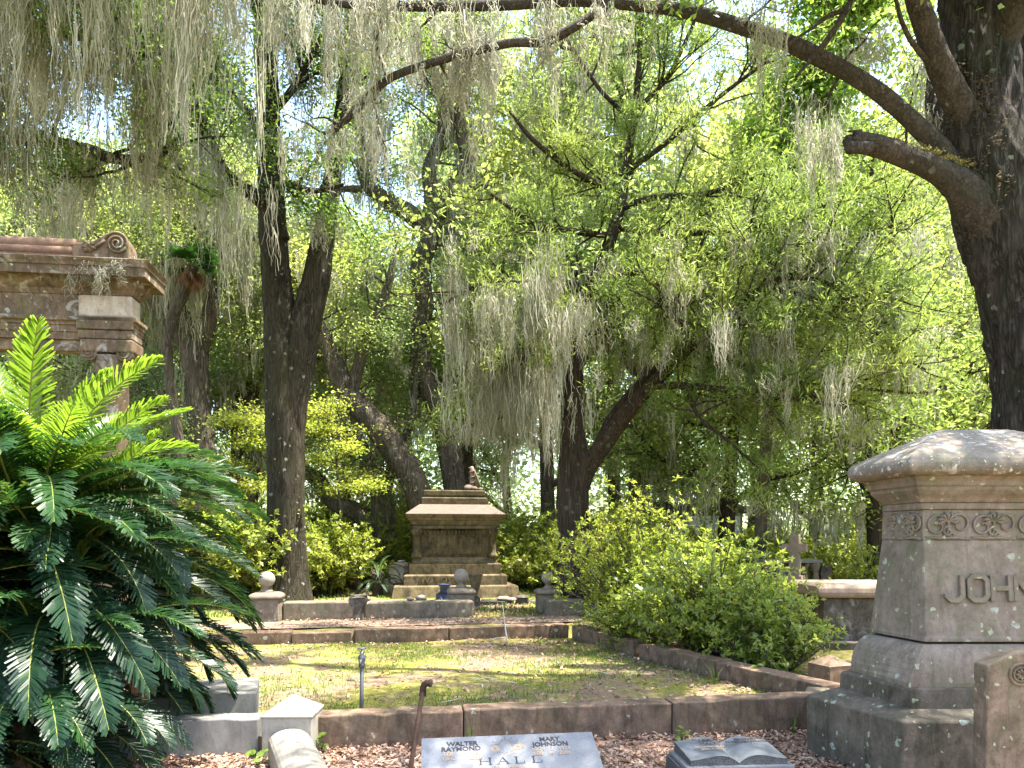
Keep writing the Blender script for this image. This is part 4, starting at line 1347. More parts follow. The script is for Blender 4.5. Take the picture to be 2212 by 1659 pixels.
MB().lathe([(.08, .3), (.09, .35), (.04, .42), (.08, .55), (.085, .62), (.04, .75), (.06, .8), (.08, .86), (.05, .93), (.01, .96)], 16).build('baluster_body', M['marble'], bs)
hx = (1783 - 1106) / F * 17
dh = empty('small_dark_headstone', (hx, 17, .15), 'small dark headstone right of the stone cross', 'headstone')
MB().prism([(-.12, -.05), (.12, -.05), (.12, .78), (.07, .86), (-.07, .86), (-.12, .78)], -.05, .05).build('stone_slab', M['dark_stone'], dh, bevel=.008)
MB().box(-.2, .2, -.12, .12, -.05, .12).build('stone_foot', M['marble'], dh, bevel=.008)
hx = (1724 - 1106) / F * 12.4
mbk = empty('marble_box_grave', (hx, 12.4, .1), 'small pale marble box grave half hidden by the bush below the stone cross', 'grave block')
MB().box(-.16, .16, -.2, .4, -.05, .52).build('box_body', M['pink_stone'], mbk, bevel=.01)
MB().box(-.2, .2, -.24, .44, .52, .57).build('box_lid', M['marble'], mbk, bevel=.01)

sx_ = (1417 - 1106) / F * 22
sl = empty('grey_stele', (sx_, 22, .2), 'tall grey stele with a rounded hood rising behind the bush', 'monument')
MB().box(-.62, .62, -.3, .3, -.05, .25).build('stele_base', M['kerb_grey'], sl, bevel=.02)
MB().box(-.42, .42, -.2, .2, .25, 2.1, .03, .03).build('stele_shaft', M['kerb_grey'], sl, bevel=.02)
MB().prism([(-.5, 2.1), (.5, 2.1), (.5, 2.3), (.42, 2.42), (.25, 2.5), (-.25, 2.5), (-.42, 2.42), (-.5, 2.3)], -.28, .28).build('stele_hood', M['dark_stone'], sl, bevel=.03)
mx_ = (1530 - 1106) / F * 28
ma = empty('white_vault', (mx_, 28, .2), 'small burial vault with white panelled walls and a grey roof in the distance', 'mausoleum')
MB().box(-1.05, 1.05, -.8, 1.2, -.05, 2.35).build('wall', M['pink_stone'], ma, bevel=.01)
for i in range(4):
    for j in range(4):
        MB().box(-.95 + i * .48, -.95 + i * .48 + .465, -.83, -.803, .35 + j * .48, .35 + j * .48 + .465).build('panel', M['white_panel'], ma, bevel=.006)
MB().box(-1.25, 1.25, -1.0, 1.4, 2.35, 2.62).build('cornice', M['dark_stone'], ma, bevel=.02)
MB().box(-1.1, 1.1, -.85, 1.25, 2.62, 2.92, .5, .4).build('roof', M['dark_stone'], ma, bevel=.02)

# ------------------------------------------------------------------ columned memorial at left
TY = 8.0
TX = (287 - 1106) / F * TY
tm = empty('columned_memorial', (TX, TY, 0), 'stained classical stone memorial with columns, frieze and a scrolled coping behind the cycad', 'memorial', rz=math.radians(7))
def zt_(y): return EYE + (HZ - y) / F * TY
def xt(px): return (px - 287) / F * TY
WL = -5.2          # its left end, out of the picture
DP = .22           # depth
def ent(name, rows, mat, x1=0.0, bev=.008, x0=WL):
    """rows: (how far it stands out, z)"""
    return MB().loft([[(x0 - e, -e, z), (x1 + e, -e, z), (x1 + e, DP + e, z), (x0 - e, DP + e, z)] for e, z in rows]).build(name, mat, tm, bevel=bev)
ent('architrave_lower', [(-.03, zt_(761)), (-.03, zt_(736))], M['temple_stone'])
ent('architrave_fascia', [(.0, zt_(737)), (.0, zt_(722)), (.015, zt_(721)), (.015, zt_(708)), (.03, zt_(707))], M['temple_stone'], bev=.004)
ent('architrave_moulding', [(.03, zt_(707)), (.03, zt_(701)), (.055, zt_(698)), (.055, zt_(690)), (.02, zt_(688.5))], M['temple_stone'], bev=.004)
ent('frieze', [(0, zt_(689)), (0, zt_(640))], M['temple_stone'], x1=-.012)
MB().box(xt(177), xt(286.5), -.022, DP + .012, zt_(687.5), zt_(641)).build('corner_block', M['temple_block'], tm, bevel=.02).__setitem__('label', 'white washed square block at the corner of the frieze')
MB().box(xt(176), xt(291), -.055, DP + .04, zt_(716), zt_(688)).build('corner_moulding', M['temple_stone'], tm, bevel=.012)
MB().box(xt(178), xt(289), -.045, DP + .03, zt_(736), zt_(717)).build('corner_moulding', M['temple_stone'], tm, bevel=.012)
ent('bed_moulding', [(.01, zt_(641)), (.03, zt_(634)), (.03, zt_(630)), (.06, zt_(625)), (.09, zt_(618)), (.09, zt_(613)), (.12, zt_(609))], M['temple_stone'], bev=.003)
ent('corona', [(.19, zt_(610)), (.19, zt_(592)), (.205, zt_(591)), (.205, zt_(585)), (.22, zt_(580)), (.23, zt_(576)), (.2, zt_(573))], M['temple_stone'], bev=.004)
# coping: block, two rolls, scroll end
MB().box(WL, xt(189), -.0, DP - .02, zt_(574), zt_(552)).build('coping_block', M['temple_coping'], tm, bevel=.006)
rp = xt(170)
for zz, r_, yy, nm in ((zt_(547), .045, .02, 'coping_roll'), (zt_(531), .062, .06, 'coping_roll')):
    for k in range(3):
        xa = WL + (rp - WL) * k / 3 + .004; xb = WL + (rp - WL) * (k + 1) / 3
        MB().tube([(xa, yy, zz), ((xa + xb) / 2, yy, zz), (xb, yy, zz)], r_, 18).build(nm, M['temple_coping'], tm)
MB().box(WL, rp, .05, DP - .03, zt_(553), zt_(526)).build('coping_core', M['temple_coping'], tm, bevel=.01)
# scroll end: outline extruded
sc = [(189 - 24, 576), (288, 576), (288, 566), (283, 556), (281, 535), (277, 522), (268, 510), (256, 504), (243, 505), (232, 510), (222, 517), (208, 524), (190, 529), (165, 531)]
MB().prism([(xt(a), zt_(b)) for a, b in sc], -.03, DP + .0).build('scroll_end', M['temple_stone'], tm, bevel=.02)
mb = MB()
cxs, czs = xt(257), zt_(530)
pts = []
for k in range(44):
    u = k / 43
    a = PI * .9 - u * 2.6 * 2 * PI
    rr_ = .115 * (1 - u) + .012
    pts.append((cxs + rr_ * math.cos(a), -.034 - .01 * u, czs + rr_ * math.sin(a)))
mb.tube(pts, [.014 * (1 - .3 * k / 43) for k in range(44)], 6)
mb.tube([(cxs - .115, -.036, czs + .03), (xt(225), -.036, zt_(532)), (xt(212), -.04, zt_(541)), (xt(200), -.036, zt_(548))], [.013, .016, .018, .01], 6)
mb.build('volute', M['temple_stone'], tm)
mb = MB()
rr = np.random.default_rng(8)
for k in range(16):
    a = PI + rr.uniform(-1.0, 1.2)
    p0 = np.array([xt(205) + rr.uniform(-.05, .06), -.033, zt_(541) + rr.uniform(-.05, .05)])
    d = np.array([math.cos(a), 0, math.sin(a)]) * rr.uniform(.04, .09)
    mb.tube([p0, p0 + d * .5 + np.array([0, -.02, 0]), p0 + d], [.008, .022, .006], 5)
mb.build('carved_leaf', M['temple_stone'], tm)
MB().box(xt(236), xt(290), -.04, DP + .01, zt_(575.5), zt_(566)).build('scroll_foot', M['temple_stone'], tm, bevel=.008)
# columns with ionic capitals
for cxp in (237, -120, -470, -800):
    xc_ = xt(cxp)
    MB().lathe([(.23, .0), (.23, .12), (.2, .16), (.22, .2), (.19, .26), (.18, .3), (.175, 1.8), (.16, zt_(800)), (.175, zt_(792)), (.165, zt_(786)), (.19, zt_(770))], 28, (xc_, DP / 2)).build('column', M['temple_stone'], tm)
    MB().box(xc_ - .27, xc_ + .27, -.06, DP + .05, zt_(765), zt_(737), .0, .0).build('abacus', M['temple_stone'], tm, bevel=.02)
    for sx in (-1, 1):
        mb = MB()
        mb.tube([(xc_ + sx * .18, -.045, zt_(766)), (xc_ + sx * .18, DP * .5, zt_(766)), (xc_ + sx * .18, DP + .03, zt_(766))], [.085, .065, .085], 20)
        pts = [(xc_ + sx * .18 + (.075 * (1 - u) + .008) * math.cos(u * 12), -.05, zt_(766) + (.075 * (1 - u) + .008) * math.sin(u * 12)) for u in np.linspace(0, 1, 26)]
        mb.tube(pts, .008, 5)
        mb.build('volute', M['temple_stone'], tm)
MB().box(WL - .3, .35, -.35, DP + .35, -.05, .02).build('plinth', M['temple_stone'], tm, bevel=.02)
# ------------------------------------------------------------------ trees
def lp(rows, Yd=None):
    """picture rows (x, y, [Y,] radius in picture units) to world x,y,z,r"""
    out = []
    for r_ in rows:
        px_, py_, Y, rp_ = r_ if len(r_) == 4 else (r_[0], r_[1], Yd, r_[2])
        x, y, z = P(px_, py_, Y)
        out.append((x, y, z, rp_ / F * Y))
    return np.array(out)


def pick(points, rng, n):
    return points[rng.integers(0, len(points), n)]


def hang_from(path_pts, rng, n, lo, hi, power=1.6):
    g = max(1, n // 4)
    a = np.repeat(path_pts[rng.integers(0, len(path_pts), g)][:, :3], 4, 0)
    m_ = np.repeat(rng.uniform(0, 1, g) ** power, 4) * rng.uniform(.55, 1.1, g * 4)
    a = a + rng.normal(0, 1, a.shape) * np.array([.13, .13, .03])
    return a, lo + (hi - lo) * m_


# ---- left oak with a forked trunk
rng = np.random.default_rng(11)
oak = empty('live_oak', ((622 - 1106) / F * 16, 16, .2), 'dark live oak whose trunk forks into two tall stems, behind the left ball post', 'tree')
wd = Wood(rng)
left = wd.limb(lp([(622, 1315, 60), (621, 1250, 47), (620, 1150, 42), (617, 1000, 41), (613, 870, 41), (611, 770, 42), (606, 690, 37), (596, 600, 31), (589, 480, 29), (583, 330, 25), (578, 200, 24), (571, 60, 23), (565, -150, 20), (555, -420, 14), (540, -650, 6)], 16), .1, 40, .10)
right_ = wd.limb(lp([(630, 1040, 22), (632, 900, 30), (640, 800, 35), (655, 720, 34), (672, 650, 31), (690, 570, 27), (705, 470, 22), (722, 360, 18), (738, 240, 15), (752, 110, 13), (768, -90, 11), (790, -350, 8), (800, -500, 4)], 16), .1, 34, .10)
limb = wd.limb(lp([(605, 520, 16, 22), (588, 468, 15.9, 20), (560, 430, 15.7, 16), (512, 398, 15.4, 14), (476, 358, 15, 13), (452, 300, 14.6, 12), (420, 230, 14.3, 12), (385, 160, 14, 11), (352, 100, 13.8, 10), (300, 40, 13.5, 9), (230, -30, 13.2, 7), (120, -120, 13, 5)]), .1, 18, .1)
more = [wd.limb(lp([(590, 340, 16, 12), (565, 290, 15.8, 10), (540, 250, 15.5, 8), (490, 200, 15, 6), (430, 190, 14.6, 4)]), .1, 10, .1, .02),
        wd.limb(lp([(583, 250, 16, 10), (640, 180, 15.6, 8), (690, 90, 15.2, 6), (720, 20, 15, 4)]), .1, 10, .1, .02),
        wd.limb(lp([(588, 420, 16, 10), (620, 400, 15.3, 8), (680, 412, 14.8, 6), (740, 400, 14.5, 4)]), .1, 10, .1, .02),
        wd.limb(lp([(575, 60, 16, 14), (520, -60, 15, 11), (450, -160, 14, 8), (350, -260, 13, 5)]), .12, 10, .1, .03),
        wd.limb(lp([(568, -80, 16, 14), (640, -220, 14.5, 11), (720, -330, 13, 8), (800, -420, 11.5, 5)]), .12, 10, .1, .03),
        wd.limb(lp([(560, -300, 16, 12), (480, -420, 14, 9), (420, -520, 12.5, 6)]), .12, 10, .1, .03)]
lf, hg = [], []
for pth, n_, L_, t0 in ((left, 46, 2.1, .62), (right_, 34, 1.7, .55), (limb, 26, 1.6, .3), (more[0], 10, 1.3, .3), (more[1], 12, 1.4, .3), (more[2], 9, 1.2, .3), (more[3], 22, 2.0, .2), (more[4], 24, 2.0, .2), (more[5], 16, 1.8, .2)):
    a, b = branches(wd, pth, rng, n_, L_, 1.0, .25, t0, 1.0, .04, 4)
    lf.append(a); hg.append(b)
lf = np.vstack(lf); hg = np.vstack(hg)
wd.build('trunk', M['oak_bark'], oak)
qx = lf[:, 0] / lf[:, 1] * F + 1106
lf = lf[rng.uniform(0, 1, len(lf)) < np.where((qx > 535) & (qx < 615), .35, .85)]
crown('crown', lf, 34, .24, .095, rng, M['oak_leaf'], oak)
low = limb[:, :3][len(limb) // 4:]
a1, L1 = hang_from(hg, rng, 520, .5, 2.0)
a2, L2 = hang_from(low, rng, 120, .8, 2.8)
a3, L3 = hang_from(right_[int(len(right_) * .35):, :3], rng, 30, .6, 1.8)
moss(np.vstack([a1, a2, a3]), np.concatenate([L1, L2, L3]), rng, 'grey Spanish moss hanging from the limbs of the forked dark oak', strands=17, width=.018, rad=.10, K=5)

# ---- oak off to the left whose limbs reach in at the top left
rng = np.random.default_rng(12)
lo_ = empty('live_oak', (-10.5, 13, 0), 'mossy oak whose limbs reach in from the left edge above the stone memorial', 'tree')
wd = Wood(rng)
wd.limb(np.array([(-10.5, 13, -.3, .6), (-10.4, 13, 2, .48), (-10.2, 13, 4, .42), (-10.0, 12.9, 6.5, .36), (-9.6, 12.5, 9, .3), (-9.2, 12, 12, .2), (-9, 11.5, 15, .08)]), .2, 24, .1)
A_ = wd.limb(lp([(-300, 420, 13, 24), (-160, 330, 13, 20), (-40, 300, 12.8, 16), (60, 300, 12.6, 13), (140, 312, 12.4, 13), (200, 325, 12.3, 12), (235, 340, 12.2, 12), (290, 345, 12.2, 10), (345, 330, 12.2, 8), (400, 290, 12.2, 5)]), .1, 14, .1)
B_ = wd.limb(lp([(-300, 250, 12.5, 22), (-150, 120, 12, 18), (0, 70, 11.8, 14), (120, 55, 11.6, 12), (200, 85, 11.6, 10), (300, 115, 11.5, 9), (380, 120, 11.5, 6)]), .1, 12, .1)
C_ = wd.limb(lp([(-280, 60, 12, 20), (-100, -60, 11, 16), (60, -110, 10.2, 13), (250, -120, 9.8, 10), (430, -90, 9.6, 7), (560, -60, 9.4, 5)]), .1, 12, .1)
D_ = wd.limb(lp([(195, -40, 11.5, 11), (235, 30, 11.5, 10), (290, 80, 11.5, 9), (330, 130, 11.4, 7)]), .1, 10, .1)
E_ = wd.limb(lp([(-200, -250, 11, 18), (60, -380, 9, 14), (300, -480, 7.8, 10), (520, -560, 7, 6)]), .12, 10, .1)
E2 = wd.limb(lp([(-250, -350, 12, 18), (50, -520, 11, 14), (300, -640, 10.4, 10), (560, -700, 10, 6)]), .12, 10, .1)
lf, hg = [], []
for pth, n_, L_ in ((A_, 34, 1.3), (B_, 30, 1.3), (C_, 40, 1.5), (D_, 10, 1.2), (E_, 44, 1.6), (E2, 44, 2.0)):
    a, b = branches(wd, pth, rng, n_, L_, 1.0, .15, .2, 1.0, .035, 4)
    lf.append(a); hg.append(b)
lf = np.vstack(lf); hg = np.vstack(hg)
wd.build('trunk', M['oak_bark'], lo_)
crown('crown', lf[rng.uniform(0, 1, len(lf)) < .6], 30, .22, .08, rng, M['oak_leaf'], lo_)
a1, L1 = hang_from(hg, rng, 720, .5, 2.2, 1.2)
a2, L2 = hang_from(A_[:, :3], rng, 160, .4, 1.7, 1.0)
a3, L3 = hang_from(np.vstack([B_[:, :3], C_[:, :3]]), rng, 240, .8, 2.8, 1.0)
moss(np.vstack([a1, a2, a3]), np.concatenate([L1, L2, L3]), rng, 'thick pale curtains of Spanish moss at the top left above the stone memorial', strands=22, width=.015, rad=.13, K=5)

# ---- middle oak with the crooked trunk
rng = np.random.default_rng(13)
mo = empty('crooked_oak', ((930 - 1106) / F * 22, 22, .2), 'tall crooked oak with a winding trunk that forks above the far monument', 'tree')
wd = Wood(rng)
tr = wd.limb(lp([(985, 1290, 30), (985, 1100, 27), (972, 990, 25), (950, 895, 24), (916, 815, 25), (903, 735, 23), (917, 650, 20), (906, 580, 20), (928, 520, 20), (923, 485, 25)], 22), .12, 30, .12)
f1 = wd.limb(lp([(922, 490, 22), (882, 460, 20), (832, 430, 17), (792, 395, 15), (781, 330, 12), (779, 250, 10), (770, 150, 8), (760, 0, 6)], 22), .14, 16, .12)
f2 = wd.limb(lp([(925, 500, 20), (932, 430, 18), (926, 370, 16), (944, 318, 13), (960, 250, 10), (955, 150, 8), (950, 20, 6)], 22), .14, 16, .12)
f3 = wd.limb(lp([(930, 490, 22), (962, 440, 20), (988, 390, 17), (1007, 350, 15), (996, 295, 13), (990, 210, 10), (1000, 100, 8), (1015, -40, 6)], 22), .14, 16, .12)
f4 = wd.limb(lp([(996, 407, 11), (1030, 402, 10), (1062, 404, 8)], 22), .14, 12, .12)
f5 = wd.limb(lp([(780, 410, 9), (750, 408, 7), (720, 415, 5)], 22), .14, 10, .12)
lf, hg = [], []
for pth, n_, L_, t0 in ((f1, 30, 2.6, .2), (f2, 26, 2.4, .3), (f3, 30, 2.6, .3), (tr, 14, 1.6, .45)):
    a, b = branches(wd, pth, rng, n_, L_, 1.0, .25, t0, 1.0, .04, 4)
    lf.append(a); hg.append(b)
lf = np.vstack(lf); hg = np.vstack(hg)
wd.build('trunk', M['oak_bark_far'], mo)
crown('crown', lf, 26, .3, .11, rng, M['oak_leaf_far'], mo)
a1, L1 = hang_from(hg, rng, 520, .6, 2.8)
a2, L2 = hang_from(np.vstack([f1[:, :3], f3[:, :3]]), rng, 100, .8, 2.4)
moss(np.vstack([a1, a2]), np.concatenate([L1, L2]), rng, 'Spanish moss hanging from the fork of the tall crooked oak', strands=13, width=.028, rad=.14, K=5)

# ---- sprawling oak behind it
rng = np.random.default_rng(14)
sp = empty('leaning_oak', ((925 - 1106) / F * 20.5, 20.5, .2), 'mossy oak trunk leaning steeply to the left behind the far monument', 'tree')
wd = Wood(rng)
g1_ = wd.limb(lp([(940, 1300, 42), (925, 1180, 36), (905, 1075, 31), (880, 1015, 30), (845, 965, 32), (800, 905, 28), (755, 855, 25), (722, 785, 22), (685, 705, 19), (650, 600, 17), (600, 520, 15), (545, 505, 12), (480, 470, 9), (420, 400, 6)], 20.5), .12, 26, .14)
g2_ = wd.limb(lp([(755, 855, 16), (790, 740, 12), (830, 640, 10), (850, 560, 7)], 20.5), .14, 12, .12)
lf, hg = [], []
for pth, n_, L_, t0 in ((g1_, 34, 2.0, .45), (g2_, 16, 1.8, .2)):
    a, b = branches(wd, pth, rng, n_, L_, 1.0, .4, t0, 1.0, .04, 4)
    lf.append(a); hg.append(b)
lf = np.vstack(lf); hg = np.vstack(hg)
wd.build('trunk', M['oak_bark_far'], sp)
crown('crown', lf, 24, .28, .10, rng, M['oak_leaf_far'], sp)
fr_, _fl = hang_from(g1_[int(len(g1_) * .3):int(len(g1_) * .5), :3], rng, 40, .1, .35)
a1, L1 = hang_from(hg, rng, 200, .4, 2.0)
moss(np.vstack([a1, fr_]), np.concatenate([L1, _fl]), rng, 'Spanish moss draped over the oak that leans to the left', strands=15, width=.024, rad=.12, K=5)
# resurrection fern along its back
fp = g1_[int(len(g1_) * .28):int(len(g1_) * .55)]
q_ = fp[rng.integers(0, len(fp), 500)]
fc = q_[:, :3] + np.stack([rng.normal(0.1, .4, 500), rng.normal(0, .4, 500), np.abs(rng.normal(.8, .25, 500))], 1) * q_[:, 3:4]
crown('fern_fringe', fc, 12, .05, .09, rng, M['fern'], sp)

rng = np.random.default_rng(15)
dk_ = empty('low_forked_oak', ((835 - 1106) / F * 21.5, 21.5, .2), 'dark low-forking oak stump of three limbs left of the far monument', 'tree')
wd = Wood(rng)
w1 = wd.limb(lp([(835, 1300, 34), (832, 1180, 28), (826, 1095, 26), (815, 1040, 20), (798, 1000, 16), (778, 955, 13), (765, 890, 9), (770, 800, 6)], 21.5), .12, 20, .14)
w2 = wd.limb(lp([(832, 1150, 24), (770, 1105, 20), (720, 1085, 18), (690, 1040, 16), (655, 1010, 13), (640, 950, 9), (620, 860, 6)], 21.5), .12, 18, .14)
w3 = wd.limb(lp([(826, 1110, 18), (838, 1040, 14), (860, 980, 11), (890, 900, 8), (900, 800, 5)], 21.5), .12, 14, .14)
lf, hg = [], []
for pth, n_, L_ in ((w1, 16, 1.6), (w2, 16, 1.6), (w3, 12, 1.5)):
    a, b = branches(wd, pth, rng, n_, L_, 1.0, .4, .35, 1.0, .03, 4)
    lf.append(a); hg.append(b)
wd.build('trunk', M['oak_bark_far'], dk_)
crown('crown', np.vstack(lf), 22, .26, .10, rng, M['oak_leaf_far'], dk_)
a1, L1 = hang_from(np.vstack(hg), rng, 130, .4, 1.6)
moss(a1, L1, rng, 'Spanish moss hanging over the low forked oak left of the far monument', strands=15, width=.024, rad=.12, K=5)

# ---- left middle oak
rng = np.random.default_rng(16)
lm = empty('branching_oak', ((448 - 1106) / F * 19.5, 19.5, .2), 'grey brown oak that splits into several limbs right of the stone memorial', 'tree')
wd = Wood(rng)
t_ = wd.limb(lp([(465, 1300, 38), (456, 1180, 32), (448, 1060, 27), (434, 930, 24), (424, 830, 26), (417, 762, 30)], 19.5), .12, 26, .12)
u1 = wd.limb(lp([(418, 775, 20), (385, 720, 15), (362, 690, 14), (330, 645, 12), (298, 605, 10), (260, 580, 7), (200, 520, 5)], 19.5), .12, 14, .12)
u2 = wd.limb(lp([(417, 770, 18), (398, 690, 13), (378, 610, 11), (360, 520, 9), (350, 420, 7), (345, 320, 5)], 19.5), .12, 14, .12)
u3 = wd.limb(lp([(420, 775, 22), (446, 710, 18), (458, 645, 16), (450, 570, 13), (440, 480, 10), (450, 380, 8), (470, 250, 5)], 19.5), .12, 16, .12)
u4 = wd.limb(lp([(425, 1000, 14), (380, 960, 12), (340, 985, 11), (310, 940, 8), (290, 900, 5)], 19.5), .12, 12, .12)
lf, hg = [], []
for pth, n_, L_ in ((u1, 24, 2.2), (u2, 28, 2.4), (u3, 30, 2.4), (u4, 8, 1.2)):
    a, b = branches(wd, pth, rng, n_, L_, 1.0, .25, .25, 1.0, .035, 4)
    lf.append(a); hg.append(b)
lf = np.vstack(lf); hg = np.vstack(hg)
wd.build('trunk', M['oak_bark_far'], lm)
crown('crown', lf, 24, .28, .10, rng, M['oak_leaf_far'], lm)
a1, L1 = hang_from(hg, rng, 640, .7, 3.0)
moss(a1, L1, rng, 'long Spanish moss over the branching oak beside the stone memorial', strands=14, width=.026, rad=.14, K=5)

# ---- palm with a leaning trunk
rng = np.random.default_rng(17)
pm = empty('cabbage_palm', ((414 - 1106) / F * 18, 18, .2), 'thin leaning palm trunk with a skirt of dead brown fans', 'tree')
wd = Wood(rng)
pt_ = wd.limb(lp([(418, 1310, 13), (408, 1150, 12), (398, 1050, 12), (385, 940, 11), (370, 850, 11), (362, 760, 11), (372, 690, 12), (402, 620, 13), (415, 575, 14)], 18), .08, 14, .08)
wd.build('trunk', M['oak_bark_far'], pm)
tipc = pt_[-1, :3]
def fan(live, az, el, L):
    d = np.array([math.cos(az) * math.cos(el), math.sin(az) * math.cos(el), math.sin(el)])
    s_ = np.cross(d, [0, 0, 1]); s_ /= np.linalg.norm(s_) + 1e-6
    n_ = np.cross(s_, d)
    base = tipc + d * L * .35
    V, Q = [], []
    for k in range(22):
        a = (k - 10.5) / 10.5 * 1.25
        e = d * math.cos(a) + s_ * math.sin(a)
        p0, p1 = base, base + e * L * .45
        p2 = base + e * L * .75 + np.array([0, 0, -.16 * L])
        wv = np.cross(e, n_) * .022
        i = len(V)
        V += [p0 - wv * .3, p0 + wv * .3, p1 - wv, p1 + wv, p2 - wv * .1, p2 + wv * .1]
        Q += [(i, i + 1, i + 3, i + 2), (i + 2, i + 3, i + 5, i + 4)]
    i = len(V)
    V += [tipc - s_ * .02, tipc + s_ * .02, base + s_ * .015, base - s_ * .015]
    Q += [(i, i + 1, i + 2, i + 3)]
    np_mesh('palm_fan', np.array(V), np.array(Q), M['frond_mid' if live else 'frond_dead'], pm, rnd=rng.uniform(0, 1, len(Q)), origin=pm.location)
for k in range(10):
    fan(True, k * 2.4, rng.uniform(-.3, 1.1), rng.uniform(.6, .85))
for k in range(11):
    fan(False, k * 2.4 + 1, rng.uniform(-1.5, -1.1), rng.uniform(.4, .62))

# ---- cedar
rng = np.random.default_rng(18)
ce = empty('red_cedar', ((1240 - 1106) / F * 14.6, 14.6, .2), 'spreading red cedar with a dark trunk and feathery green boughs behind the big bush', 'tree')
wd = Wood(rng)
ct = wd.limb(lp([(1238, 1330, 44), (1238, 1250, 36), (1240, 1150, 33), (1240, 1070, 33), (1240, 1000, 31), (1238, 920, 23), (1241, 840, 20), (1243, 760, 18), (1250, 680, 16), (1285, 600, 15), (1318, 520, 14), (1340, 440, 12), (1356, 350, 10), (1372, 240, 8), (1382, 110, 6), (1390, -80, 4)], 14.6), .12, 32, .12)
cf = wd.limb(lp([(1250, 1060, 14.6, 22), (1268, 1010, 14.5, 22), (1312, 948, 14.3, 20), (1362, 882, 14, 17), (1425, 815, 13.8, 14), (1500, 742, 13.5, 11), (1560, 700, 13.2, 9), (1650, 622, 13, 9), (1760, 570, 12.8, 7), (1850, 515, 12.6, 5), (1950, 480, 12.5, 3)]), .08, 22, .1)
cg = wd.limb(lp([(1285, 985, 14.5, 14), (1322, 905, 14.5, 12), (1375, 838, 14.4, 11), (1435, 785, 14.2, 10), (1498, 735, 14, 9), (1600, 790, 13.6, 7), (1720, 822, 13.2, 6), (1850, 838, 12.9, 4), (1980, 850, 12.7, 2.5)]), .08, 16, .1)
rows = [[(1400, 835, 13.9, 8), (1470, 832, 13.5, 8), (1560, 842, 13.1, 7), (1700, 858, 12.7, 5), (1830, 880, 12.4, 3)],
        [(1560, 700, 13.2, 7), (1690, 692, 12.9, 6), (1840, 660, 12.5, 5), (1980, 600, 12.3, 3)],
        [(1650, 622, 13, 8), (1740, 640, 12.7, 5), (1880, 690, 12.4, 4), (2000, 720, 12.2, 2.5)],
        [(1340, 450, 14.6, 8), (1420, 425, 14.2, 7), (1520, 420, 13.8, 6), (1640, 380, 13.4, 5), (1780, 340, 13, 3)],
        [(1355, 370, 14.6, 7), (1450, 300, 14.1, 6), (1560, 205, 13.6, 5), (1660, 130, 13.3, 3)],
        [(1330, 490, 14.6, 8), (1430, 505, 14, 7), (1560, 500, 13.4, 6), (1700, 470, 13, 4), (1820, 430, 12.7, 3)],
        [(1300, 580, 14.6, 8), (1400, 590, 14, 6), (1500, 560, 13.4, 5), (1640, 555, 12.9, 4), (1760, 520, 12.6, 3)],
        [(1245, 700, 14.6, 9), (1180, 650, 14.3, 7), (1100, 605, 14, 6), (1020, 620, 13.8, 5), (955, 660, 13.7, 3)],
        [(1325, 510, 14.6, 8), (1240, 500, 14.2, 7), (1150, 480, 13.9, 6), (1060, 420, 13.7, 4)],
        [(1345, 420, 14.6, 7), (1240, 370, 14.3, 6), (1150, 300, 14, 5), (1100, 240, 13.8, 3)],
        [(1370, 260, 14.6, 6), (1300, 200, 14.3, 5), (1240, 110, 14, 4), (1200, 50, 13.8, 3)],
        [(1372, 240, 14.6, 6), (1440, 170, 14.3, 5), (1490, 70, 14, 4), (1530, -30, 13.8, 3)],
        [(1240, 800, 14.6, 8), (1180, 770, 14.2, 6), (1110, 780, 13.9, 5), (1030, 760, 13.7, 3)],
        [(1238, 860, 14.6, 8), (1170, 850, 15, 6), (1080, 900, 15.3, 5), (980, 930, 15.5, 3)],
        [(1243, 740, 14.6, 8), (1330, 700, 13.8, 6), (1420, 690, 13.2, 5), (1500, 650, 12.7, 3)],
        [(1270, 640, 14.6, 8), (1200, 600, 13.4, 6), (1160, 610, 12.6, 4)],
        [(1500, 742, 13.5, 7), (1440, 660, 12.9, 5), (1420, 600, 12.6, 3)],
        [(1700, 600, 12.9, 5), (1800, 620, 12.4, 4), (1930, 760, 12.1, 3), (2000, 800, 12, 2)],
        [(1480, 832, 13.5, 5), (1510, 900, 13.3, 4), (1580, 960, 13.2, 3), (1640, 1010, 13.1, 2)]]
paths = [cf[len(cf) // 3:], cg[len(cg) // 3:]] + [wd.limb(lp(r_), .1, 8, .1, .02) for r_ in rows]
lf, hg = [], []
for pth in paths + [ct[int(len(ct) * .55):]]:
    n_ = max(8, int(len(pth) * .1 * 5.0))
    a, b = branches(wd, pth, rng, n_, 1.35, .85, .10, .12, 1.0, .022, 4, bias=(.15, 0, 0) if pth[-1, 0] > pth[0, 0] else (-.15, 0, 0))
    lf.append(a); hg.append(b)
lf = np.vstack(lf); hg = np.vstack(hg)
qx = lf[:, 0] / lf[:, 1] * F + 1106
qy = HZ - (lf[:, 2] - EYE) / lf[:, 1] * F
lf = lf[(qx > 968) | (rng.uniform(0, 1, len(lf)) < .12) | (qy > 880)]
wd.build('trunk', M['cedar_bark'], ce)
V, Q, r1 = leaf_arrays(lf, 17, .11, .11, rng, aspect=.15, upb=.1, flat=.8, dirb=(.25, 0, .6))
V2, Q2, r2 = leaf_arrays(pick(lf, rng, len(lf) // 2), 10, .09, .15, rng, aspect=.16, upb=.1, flat=.8, dirb=(.1, 0, 1.3))
o = np_mesh('crown', np.vstack([V, V2]), np.vstack([Q, Q2 + len(V)]), M['cedar_leaf'], ce, rnd=np.concatenate([np.repeat(rng.uniform(0, .7, len(lf)), 17) + .3 * r1, r2]), origin=ce.location)
o['kind'] = 'stuff'
print('cedar', len(Q) + len(Q2))
